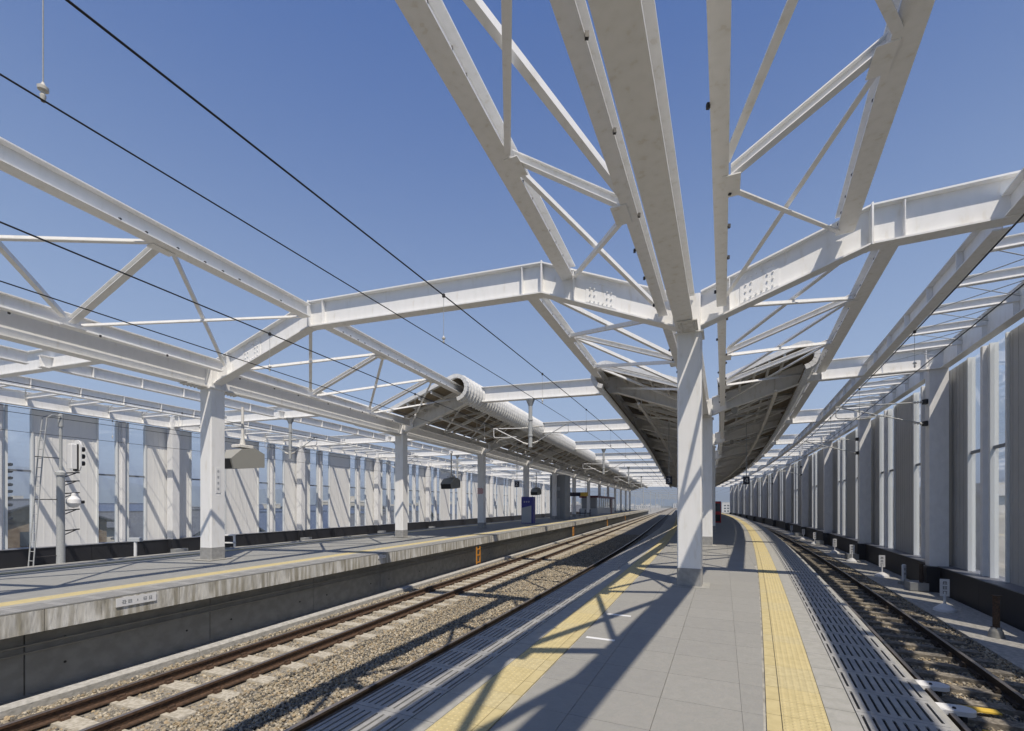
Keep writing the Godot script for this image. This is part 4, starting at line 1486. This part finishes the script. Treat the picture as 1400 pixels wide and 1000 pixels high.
	for i in 3: glyphs(bb, Vector3(-0.22 + i * 0.2, 1.82, 0.402), Vector3.RIGHT, Vector3.BACK, 0.15, 0.14, 90 + i)
	part("lettering", bb, M.white_sign, bo)
	# boards and huts farther along the outer platform
	var hut := thing("waiting_room", "glazed waiting room with maroon fascia far along the outer platform", "waiting room", PQY(76, -12.9, 0.0))
	hut.rotation.y = atan2(-SP, CP)
	bb = B.new(); bb.cuboid(Vector3(0, 0.5, 0), Vector3(2.6, 1.0, 18)); part("base_wall", bb, M.pale_box, hut)
	bb = B.new(); bb.cuboid(Vector3(0, 2.75, 0), Vector3(2.8, 0.3, 18.2)); part("fascia", bb, M.maroon, hut)
	bb = B.new(); bb.cuboid(Vector3(0, 1.8, 0), Vector3(2.2, 1.58, 17.6)); part("dark_interior", bb, M.grey_paint, hut)
	for i in 9:
		for sg in [-1.0, 1.0]:
			bb = B.new(); bb.cuboid(Vector3(1.24 * sg, 1.8, -8 + i * 2.0), Vector3(0.03, 1.56, 1.9)); part("pane", bb, M.glass, hut)
			bb = B.new(); bb.cuboid(Vector3(1.26 * sg, 1.8, -9 + i * 2.0), Vector3(0.1, 1.58, 0.09)); part("mullion", bb, M.mullion, hut)
	bb = B.new(); bb.cuboid(Vector3(1.32, 1.3, -5), Vector3(0.04, 2.55, 1.4)); part("door", bb, M.maroon, hut)
	var kio := thing("lift_shaft", "tall grey panelled lift shaft on outer platform past the blue booth", "lift shaft", PQY(49, -12.6, 0.0))
	kio.rotation.y = atan2(-SP, CP)
	bb = B.new(); bb.chamfer_box(Vector3(0, 2.4, 0), Vector3(1.7, 4.8, 2.4), 0.04); part("body", bb, M.grey_paint, kio)
	bb = B.new(); bb.cuboid(Vector3(-0.2, 1.15, 1.22), Vector3(0.95, 2.2, 0.03)); part("door", bb, M.galvanised, kio)
	bb = B.new(); bb.cuboid(Vector3(0.0, 3.3, 1.22), Vector3(0.6, 0.4, 0.03)); part("sign_plate", bb, M.pale_box, kio)
	var hs := thing("direction_sign", "long black and yellow direction sign hanging over outer platform", "sign", PQY(55, -12.0, 2.6))
	hs.rotation.y = atan2(-SP, CP)
	bb = B.new(); bb.chamfer_box(Vector3(-0.45, 0.24, 0), Vector3(1.7, 0.48, 0.16), 0.02); part("board", bb, M.navy, hs)
	bb = B.new(); bb.chamfer_box(Vector3(0.86, 0.24, 0), Vector3(0.9, 0.48, 0.16), 0.02); part("board", bb, M.yellow, hs)
	for x in [-1.0, 1.0]:
		bb = B.new(); bb.rod(Vector3(x, 0.48, 0), Vector3(x, 2.8, 0), 0.02, 6); part("hanger", bb, M.galvanised, hs)
	for i in 2:
		var be := thing("platform_bench", "dark hooped bench on the outer platform past the lift shaft", "bench", PQY(57.5 + i * 3.2, -12.2, 0.0), "hooped benches on the outer platform")
		be.rotation.y = atan2(-SP, CP)
		for x in [-0.7, 0.7]:
			var pts := PackedVector3Array()
			for j in 13:
				var w := PI * j / 12.0
				pts.append(Vector3(x, sin(w) * 0.95, cos(w) * 0.4))
			bb = B.new(); bb.tube(pts, 0.035, 8); part("hoop", bb, M.navy, be)
		bb = B.new(); bb.cuboid(Vector3(0, 0.44, 0), Vector3(1.4, 0.06, 0.5)); part("seat", bb, M.navy, be)
	var ys := thing("hanging_banner", "narrow yellow vertical banner beside the lift shaft", "sign", PQY(52, -12.8, 2.7))
	bb = B.new(); bb.chamfer_box(Vector3(0, 0.45, 0), Vector3(0.4, 0.9, 0.12), 0.02); part("board", bb, M.yellow, ys)
	bb = B.new(); bb.rod(Vector3(0, 0.9, 0), Vector3(0, 2.4, 0), 0.02, 6); part("hanger", bb, M.galvanised, ys)
	# vending machine and stair housing on the island platform
	var vm := thing("vending_machine", "red vending machine beside a column of the island platform", "vending machine", UVY(43.5, -0.55, 0.008))
	vm.rotation.y = atan2(-SU, CU)
	bb = B.new(); bb.chamfer_box(Vector3(0, 0.93, 0), Vector3(0.75, 1.86, 0.7), 0.03); part("body", bb, M.red, vm)
	bb = B.new(); bb.cuboid(Vector3(0, 1.32, 0.352), Vector3(0.62, 0.7, 0.01)); part("display_window", bb, M.house_glass, vm)
	bb = B.new(); bb.cuboid(Vector3(0, 0.42, 0.352), Vector3(0.62, 0.6, 0.01)); part("dispensing_hatch", bb, M.black, vm)
	var sh := thing("stair_housing", "pale stair housing under the island platform roof", "stair housing", UVY(66, -3.6, 0.008))
	sh.rotation.y = atan2(-SU, CU) + 0.06
	bb = B.new(); bb.cuboid(Vector3(0, 1.2, 0), Vector3(2.4, 2.4, 14)); part("wall", bb, M.pale_box, sh)
	bb = B.new(); bb.cuboid(Vector3(0, 2.5, 0), Vector3(2.7, 0.2, 14.4)); part("roof", bb, M.grey_paint, sh)
	# markers along the curving track
	var pos := [[15.9, 4.45], [22.3, 4.5], [27.5, 4.5], [31.8, 4.5], [38.5, 4.5], [43.5, 4.5], [50.0, 4.5]]
	for i in pos.size():
		var u: float = pos[i][0]
		var t := thing("track_marker", "white lettered marker board on a domed foot, standing alone by square junction box" if i == 0 else "white marker board on a domed foot along the curving track", "marker", UVY(u, curve_r(u) + pos[i][1], -1.25), "" if i == 0 else "white marker boards along the curving track")
		t.rotation.y = atan2(-SU, CU)
		var b := B.new()
		b.lathe(Vector3.ZERO, PackedVector2Array([Vector2(0.24, 0.0), Vector2(0.23, 0.06), Vector2(0.12, 0.15), Vector2(0.05, 0.19), Vector2(0, 0.19)]), 12)
		part("foot", b, M.white_sign, t)
		b = B.new()
		b.rod(Vector3(0, 0.15, 0), Vector3(0, 0.5, 0), 0.03, 8)
		part("stem", b, M.white_sign, t)
		b = B.new()
		b.chamfer_box(Vector3(0, 0.62, 0), Vector3(0.2, 0.46, 0.025), 0.006)
		part("board", b, M.white_sign, t)
		b = B.new()
		for j in 3: glyphs(b, Vector3(0, 0.49 + j * 0.13, 0.0135), Vector3.RIGHT, Vector3.BACK, 0.11, 0.09, 120 + j + i)
		part("lettering", b, M.black, t)
	var rm := thing("track_marker", "rounded white post with small markings before the shaded wall", "marker", UVY(20.6, curve_r(20.6) + 4.75, -1.25))
	bb = B.new(); bb.chamfer_box(Vector3(0, 0.05, 0), Vector3(0.3, 0.1, 0.2), 0.02); part("foot", bb, M.concrete, rm)
	bb = B.new(); bb.chamfer_box(Vector3(0, 0.38, 0), Vector3(0.15, 0.66, 0.08), 0.03); part("board", bb, M.white_sign, rm)
	bb = B.new()
	for j in 2: glyphs(bb, Vector3(0, 0.38 + j * 0.16, 0.042), Vector3.RIGHT, Vector3.BACK, 0.08, 0.09, 140 + j)
	part("lettering", bb, M.grey_paint, rm)
	for i in 2:
		var u: float = [13.2, 19.2][i]
		var t := thing("rail_stub_post", ["rusty upright post in a concrete foot before the shaded wall", "dark upright post in a concrete foot close beside the junction box"][i], "post", UVY(u, curve_r(u) + [4.5, 4.85][i], -1.25))
		var b := B.new()
		b.lathe(Vector3.ZERO, PackedVector2Array([Vector2(0.14, 0), Vector2(0.11, 0.14), Vector2(0.07, 0.22), Vector2(0, 0.22)]), 10)
		part("foot", b, M.concrete, t)
		b = B.new()
		b.ibeam(Vector3(0, 0.2, -0.06), Vector3(0, 0.2, 0.06), 0.7, 0.12, 0.02, 0.04)
		part("post", b, [M.rust, M.rust_dark][i], t)
	# white transponders lying in the curving track
	for i in 2:
		var u: float = [8.75, 7.85][i]
		var t := thing("track_transponder", ["sunlit oval white transponder lying between the rails", "oval pale grey transponder with dark round end between the rails"][i], "transponder", UVY(u, curve_r(u) + 2.18, -1.13))
		t.rotation.y = atan2(-SU, CU) + 0.1
		var b := B.new()
		var poly := PackedVector2Array()
		for j in 20:
			var w := TAU * j / 20.0
			poly.append(Vector2(signf(cos(w)) * 0.13 + cos(w) * 0.12, sin(w) * 0.13))
		b.extrude(poly, Vector3(0, 0, 0), Vector3(0, 0.06, 0), Vector3.RIGHT, Vector3.BACK)
		part("shell", b, M.white_sign, t)
		b = B.new()
		for x in [-0.1, 0.1]: b.cuboid(Vector3(x, -0.04, 0), Vector3(0.05, 0.08, 0.2))
		b.lathe(Vector3(0.02, 0.06, 0.03), PackedVector2Array([Vector2(0.022, 0), Vector2(0.016, 0.02), Vector2(0, 0.02)]), 8)
		part("mount", b, M.black, t)
	for i in 3:
		var u: float = [8.35, 7.55, 6.95][i]
		var t := thing("sleeper_plate", "yellow painted plate lying on a timber sleeper", "plate", UVY(u, curve_r(u) + 2.62, -1.232), "yellow plates on the timber sleepers")
		t.rotation.y = atan2(-SU, CU) + 0.03
		var b := B.new()
		b.chamfer_box(Vector3(0, 0.012, 0), Vector3(0.42, 0.025, 0.14), 0.006)
		part("plate", b, M.yellow, t)
	var gp := thing("guard_post", "short white post with crosshead behind the outer platform edge", "post", PQY(9.5, -16.6, -1.3))
	bb = B.new(); bb.rod(Vector3.ZERO, Vector3(0, 1.72, 0), 0.045, 10); part("stem", bb, M.white_sign, gp)
	bb = B.new(); bb.chamfer_box(Vector3(0, 1.76, 0), Vector3(0.42, 0.12, 0.12), 0.02); part("crosshead", bb, M.pale_box, gp)
	make_signal()

func make_signal() -> void:
	var o := PQY(11.0, -24.0, -1.4)
	var t := thing("railway_signal", "railway signal on a grey pole with slim ladder before the sunlit wall", "signal", o)
	t.rotation.y = atan2(-SP, CP) + PI    # +z of the thing looks along the track, away down the line
	var b := B.new()
	b.rod(Vector3.ZERO, Vector3(0, 4.2, 0), 0.14, 14, 0.13)
	b.lathe(Vector3(0, 4.2, 0), PackedVector2Array([Vector2(0.17, 0), Vector2(0.17, 0.12), Vector2(0.07, 0.2)]), 14)
	b.rod(Vector3(0, 4.3, 0), Vector3(0, 6.7, 0), 0.055, 12)
	b.lathe(Vector3(0, 6.7, 0), PackedVector2Array([Vector2(0.09, -0.5), Vector2(0.09, 0), Vector2(0, 0.05)]), 12)
	part("pole", b, M.galvanised, t)
	# ladder leaning beside the pole (towards the wall side in the picture plane)
	var ld := Node3D.new()
	ld.name = "ladder"
	t.add_child(ld, true)
	for x in [-0.17, 0.17]:
		b = B.new()
		b.tube(PackedVector3Array([Vector3(x, 0.05, -0.95), Vector3(x, 5.2, -0.62), Vector3(x, 6.5, -0.5), Vector3(x, 6.62, -0.35), Vector3(x * 0.6, 6.62, -0.05)]), 0.022, 6)
		part("rail", b, M.galvanised, ld)
	for i in 16:
		var y := 0.4 + i * 0.37
		var z := lerpf(-0.95, -0.6, y / 5.4)
		b = B.new()
		b.rod(Vector3(-0.17, y, z), Vector3(0.17, y, z), 0.014, 6)
		part("rung", b, M.galvanised, ld)
	for y in [0.9, 3.2, 4.9]:
		b = B.new()
		b.rod(Vector3(0, y, 0), Vector3(0, y, -0.8), 0.02, 6)
		part("ladder_stay", b, M.dark_iron, t)
	# head: white rounded back board, dark lamp case, three hoods
	b = B.new()
	var poly := PackedVector2Array()
	for j in 24:
		var w := TAU * j / 24.0
		poly.append(Vector2(cos(w) * 0.3, signf(sin(w)) * 0.38 + sin(w) * 0.3))
	b.extrude(poly, Vector3(0, 5.05, 0.52), Vector3(0, 5.05, 0.56), Vector3.RIGHT, Vector3.UP)
	part("back_board", b, M.white_sign, t)
	b = B.new()
	b.chamfer_box(Vector3(0, 5.02, 0.38), Vector3(0.3, 1.05, 0.22), 0.03)
	part("lamp_case", b, M.white_sign, t)
	b = B.new()
	b.chamfer_box(Vector3(0, 4.98, 0.5), Vector3(0.34, 1.12, 0.05), 0.01)
	part("gasket", b, M.black, t)
	for i in 3:
		b = B.new()
		b.rod(Vector3(0, 4.75 + i * 0.3, 0.56), Vector3(0, 4.75 + i * 0.3, 0.78), 0.1, 12)
		part("hood", b, M.black, t)
	for y in [4.3, 3.95, 3.45, 2.75, 1.9]:
		b = B.new()
		b.bar(Vector3(0, y, 0.08), Vector3(0, y + 0.05, 0.62), 0.05, 0.05)
		b.bar(Vector3(0, y - 0.18, 0.08), Vector3(0, y + 0.02, 0.5), 0.035, 0.035)
		part("bracket", b, M.dark_iron, t)
	b = B.new()
	b.lathe(Vector3(0, 2.85, 0.42), PackedVector2Array([Vector2(0, 0), Vector2(0.14, 0.04), Vector2(0.24, 0.2), Vector2(0.22, 0.36), Vector2(0.1, 0.5), Vector2(0.08, 0.62), Vector2(0, 0.64)]), 14)
	part("auxiliary_signal", b, M.white_sign, t)
	b = B.new()
	b.rod(Vector3(0, 3.1, 0.64), Vector3(0, 3.1, 0.78), 0.07, 10)
	part("auxiliary_hood", b, M.black, t)

# ---------------------------------------------------------------- beyond the walls
func house(at: Vector2, turn: float, w: float, d: float, h: float, roof_h: float, wall: Material, roof: Material, label: String, group: String) -> void:
	var t := thing("house", label, "house", V3(at, -8.2), group)
	t.rotation.y = turn
	var b := B.new()
	b.cuboid(Vector3(0, h / 2, 0), Vector3(w, h, d))
	b.extrude(PackedVector2Array([Vector2(-d / 2, h), Vector2(d / 2, h), Vector2(0, h + roof_h)]), Vector3(-w / 2, 0, 0), Vector3(w / 2, 0, 0), Vector3(0, 0, 1), Vector3.UP)
	part("wall", b, wall, t)
	b = B.new()
	var ov := 0.5
	var k := roof_h / (d / 2)
	for sg in [-1.0, 1.0]:
		var e := Vector3(0, h - ov * k + 0.05, sg * (d / 2 + ov))
		var r := Vector3(0, h + roof_h + 0.05, 0)
		var nn := Vector3(0, d / 2, sg * roof_h).normalized()
		var x := Vector3(w / 2 + ov, 0, 0)
		b.box((e + r) / 2 + nn * 0.06, x, (r - e) / 2, nn * 0.06)
	b.bar(Vector3(-w / 2 - ov, h + roof_h + 0.16, 0), Vector3(w / 2 + ov, h + roof_h + 0.16, 0), 0.35, 0.25)
	part("roof", b, roof, t)
	for fl in int(h / 2.7):
		for sg in [-1.0, 1.0]:
			for i in int(w / 2.6):
				var o := Vector3((i + 0.5) * 2.6 - int(w / 2.6) * 1.3, 1.5 + fl * 2.8, sg * (d / 2 + 0.02))
				b = B.new(); b.cuboid(o, Vector3(1.5, 1.2, 0.06))
				var win := part("window", b, M.house_glass, t)
				b = B.new()
				for y in [-0.63, 0.63]: b.cuboid(o + Vector3(0, y, sg * 0.03), Vector3(1.66, 0.07, 0.09))
				for x in [-0.8, 0.0, 0.8]: b.cuboid(o + Vector3(x, 0, sg * 0.035), Vector3(0.07, 1.2, 0.09))
				part("frame", b, M.mullion, win)
		for sg in [-1.0, 1.0]:
			b = B.new(); b.cuboid(Vector3(sg * (w / 2 + 0.02), 1.5 + fl * 2.8, 0.6), Vector3(0.06, 1.1, 1.5))
			part("window", b, M.house_glass, t)

func block(at: Vector2, turn: float, w: float, d: float, h: float, wall: Material, label: String, group := "") -> void:
	var t := thing("office_block", label, "building", V3(at, -8.2), group)
	t.rotation.y = turn
	var b := B.new()
	b.cuboid(Vector3(0, h / 2, 0), Vector3(w, h, d))
	part("wall", b, wall, t)
	b = B.new()
	b.cuboid(Vector3(0, h + 0.3, 0), Vector3(w + 0.4, 0.6, d + 0.4))
	part("parapet", b, M.white_wall, t)
	b = B.new()
	b.cuboid(Vector3(w * 0.15, h + 1.6, 0), Vector3(w * 0.22, 2.2, d * 0.4))
	part("plant_room", b, M.plaster, t)
	for fl in int((h - 1.0) / 3.2):
		for i in int(w / 3.4):
			for sg in [-1.0, 1.0]:
				b = B.new()
				b.cuboid(Vector3((i + 0.5) * 3.4 - int(w / 3.4) * 1.7, 2.0 + fl * 3.2, sg * (d / 2 + 0.01)), Vector3(2.1, 1.5, 0.05))
				part("window", b, M.house_glass, t)

var crown_mesh: ArrayMesh
func tree(at: Vector2, h: float, label: String, group: String) -> void:
	if crown_mesh == null:
		var b := B.new()
		for i in 900:
			var d := Vector3(rng.randfn(), rng.randfn(), rng.randfn()).normalized()
			var lump := 0.75 + 0.3 * sin(d.x * 5.0 + d.y * 4.0) * cos(d.z * 6.0 + 1.0)
			var c := d * pow(rng.randf(), 0.4) * lump * Vector3(0.34, 0.36, 0.34) + Vector3(0, 0.62, 0)
			var a := Vector3(rng.randfn(), rng.randfn(), rng.randfn()).normalized() * 0.035
			var e := a.cross(Vector3(rng.randfn(), rng.randfn(), rng.randfn())).normalized() * 0.028
			b.face(c - a, c + e, c + a, c - e, d)
		crown_mesh = b.mesh()
	var t := thing("tree", label, "tree", V3(at, -8.2), group)
	var b := B.new()
	b.tube(PackedVector3Array([Vector3.ZERO, Vector3(0.05, h * 0.25, 0), Vector3(0, h * 0.7, 0.1)]), h * 0.03, 8, true, h * 0.008)
	for i in 5:
		var w := i * 1.3
		b.tube(PackedVector3Array([Vector3(0.04, h * (0.28 + i * 0.06), 0), Vector3(cos(w) * h * 0.2, h * (0.5 + i * 0.06), sin(w) * h * 0.2)]), h * 0.012, 6, true, h * 0.004)
	part("trunk", b, M.bark, t)
	var c := add_mesh("crown", crown_mesh, M.leaf, t)
	c.scale = Vector3(h, h, h)
	c.rotation.y = rng.randf() * TAU

func make_beyond() -> void:
	house(PQ(21.6, -52.5), -0.5, 9.0, 8.0, 8.4, 1.6, M.plaster_brown, M.roof_tile, "brown gabled house with grey roof seen through the first window by the signal", "")
	house(PQ(36.5, -64.0), 0.75, 10.0, 7.0, 7.2, 1.5, M.plaster, M.roof_tile, "cream house with dark tiled roof behind the paired windows by the signal", "")
	house(PQ(41.5, -77.0), 0.75, 13.0, 8.0, 8.0, 1.7, M.plaster, M.roof_blue, "wide house with blue-grey roof behind the cream house", "")
	var mats := [M.plaster, M.white_wall, M.plaster_brown]
	var roofs := [M.roof_tile, M.roof_blue, M.roof_tile]
	for i in 56:
		var p := 33.0 + (i % 14) * 13.5 + rng.randf_range(-3, 3)
		var q := -46.0 - int(i / 14) * 19.0 - rng.randf_range(0, 7)
		var mw := rng.randi() % 3
		var mr := rng.randi() % 3
		var kind: String = ["cream", "white", "brown"][mw] + " house with " + ["dark grey", "blue-grey", "dark grey"][mr] + " roof beyond the sunlit wall"
		house(PQ(p, q), rng.randf_range(-0.4, 1.2), rng.randf_range(8, 12), rng.randf_range(7, 9), rng.randf_range(5.4, 7.2), rng.randf_range(1.8, 2.6), mats[mw], roofs[mr], kind, "houses beyond the sunlit wall")
	for i in 26:
		var p := 10.0 + i * 22.0 + rng.randf_range(-8, 8)
		var q := -140.0 - rng.randf_range(0, 260)
		block(PQ(p, q), rng.randf_range(-0.5, 0.8), rng.randf_range(9, 20), rng.randf_range(8, 12), rng.randf_range(6.0, 12.5), mats[rng.randi() % 2], "flat-roofed town building beyond the sunlit wall", "town buildings beyond the sunlit wall")
	for i in 14:
		var p := 470.0 + rng.randf_range(0, 700)
		var q := rng.randf_range(-150, 60)
		block(PQ(p, q), rng.randf_range(-0.5, 0.8), rng.randf_range(12, 24), rng.randf_range(9, 14), rng.randf_range(7.0, 12.0), M.white_wall, "pale building past the far end of the platforms", "pale buildings past the platform ends")
	block(UV(38.0, 30.0), -0.3, 40.0, 14.0, 10.2, M.white_wall, "long white building behind the shaded wall's nearest windows")
	block(UV(90.0, 45.0), -0.3, 30.0, 14.0, 10.0, M.white_wall, "white flat-roofed building farther along behind the shaded wall")
	for i in 24:
		var p := 8.0 + i * 9.0 + rng.randf_range(-3, 3)
		tree(PQ(p, -38.0 - rng.randf_range(0, 80)), rng.randf_range(5.0, 8.5), "leafy green tree among the houses beyond the sunlit wall", "trees among the houses")
	tree(PQ(15.6, -35.5), 6.6, "yellow-green bush below the first window by the signal", "")
	for i in 2:
		var o := [PQ(13.2, -34.0), PQ(24.0, -36.0)]
		var t := thing("utility_pole", ["utility pole with stacked insulators outside the first window by signal", "utility pole with stacked insulators outside, seen beside outer platform's first column"][i], "utility pole", V3(o[i], -8.2))
		var b := B.new()
		b.rod(Vector3.ZERO, Vector3(0, 12.4, 0), 0.17, 10, 0.1)
		part("pole", b, M.concrete, t)
		for y in 9:
			b = B.new()
			b.bar(Vector3(-0.05, 9.0 + y * 0.36, 0), Vector3(0.42, 9.0 + y * 0.36, 0), 0.05, 0.05)
			b.lathe(Vector3(0.36, 8.98 + y * 0.36, 0), PackedVector2Array([Vector2(0.0, 0), Vector2(0.1, 0.03), Vector2(0.1, 0.14), Vector2(0, 0.17)]), 8)
			part("insulator", b, M.dark_iron, t)
	# line portals past the platform ends
	for i in 6:
		var p := 158.0 + i * 38.0
		var t := thing("line_portal", "steel overhead line portal spanning the tracks past the platform ends", "portal", PQY(p, -12.0, -1.42), "line portals past the platform ends")
		t.rotation.y = atan2(-SP, CP)
		for x in [-13.0, 0.0, 11.0]:
			var b := B.new()
			b.rod(Vector3(x, 0, 0), Vector3(x, 8.6, 0), 0.17, 10, 0.14)
			part("post", b, M.galvanised, t)
		for y in [7.1, 7.7]:
			var b := B.new()
			b.bar(Vector3(-13, y, 0), Vector3(11, y, 0), 0.12, 0.12)
			part("chord", b, M.galvanised, t)
		for j in 16:
			var b := B.new()
			b.bar(Vector3(-13 + j * 1.5, 7.1 if j % 2 == 0 else 7.7, 0), Vector3(-11.5 + j * 1.5, 7.7 if j % 2 == 0 else 7.1, 0), 0.05, 0.05)
			part("lattice_bar", b, M.galvanised, t)
		for x in [4.75, 8.0]:
			var b := B.new()
			b.rod(Vector3(x, 7.1, 0), Vector3(x, 5.4, 0), 0.06, 8)
			b.rod(Vector3(x, 5.6, 0), Vector3(x + 1.4, 6.2, 0), 0.03, 6)
			part("drop_post", b, M.galvanised, t)
	# far hills
	var f := FastNoiseLite.new()
	f.seed = 3
	f.frequency = 0.0011
	f.fractal_octaves = 4
	for ring in 2:
		var b := B.new()
		var R := 5200.0 + ring * 1200.0
		var n := 200
		var prev := []
		for i in n + 1:
			var w := lerpf(-1.5, 1.5, i / float(n))
			var hgt := (70.0 + 80.0 * ring) + (110.0 + 80.0 * ring) * (0.5 + f.get_noise_2d(w * 2600.0, ring * 900.0))
			var dir := Vector2(sin(w), cos(w))
			var row := [V3(dir * (R - 900), -8.0), V3(dir * (R - 350), hgt * 0.45), V3(dir * R, hgt), V3(dir * (R + 500), 0)]
			if prev:
				for j in 3:
					b.face(prev[j], prev[j + 1], row[j + 1], row[j], Vector3(0, 1, 0) if j < 2 else Vector3(0, 1, 0))
			prev = row
		struct("hills", b, M.mountain, ["low wooded hills along the horizon", "higher hazy mountain ridge along the horizon"][ring], "hills")

func _ready() -> void:
	rng.seed = 20240613
	make_view()
	make_materials()
	make_ground()
	make_platforms()
	make_tracks()
	make_steel()
	make_wires()
	make_brackets()
	make_objects()
	make_beyond()
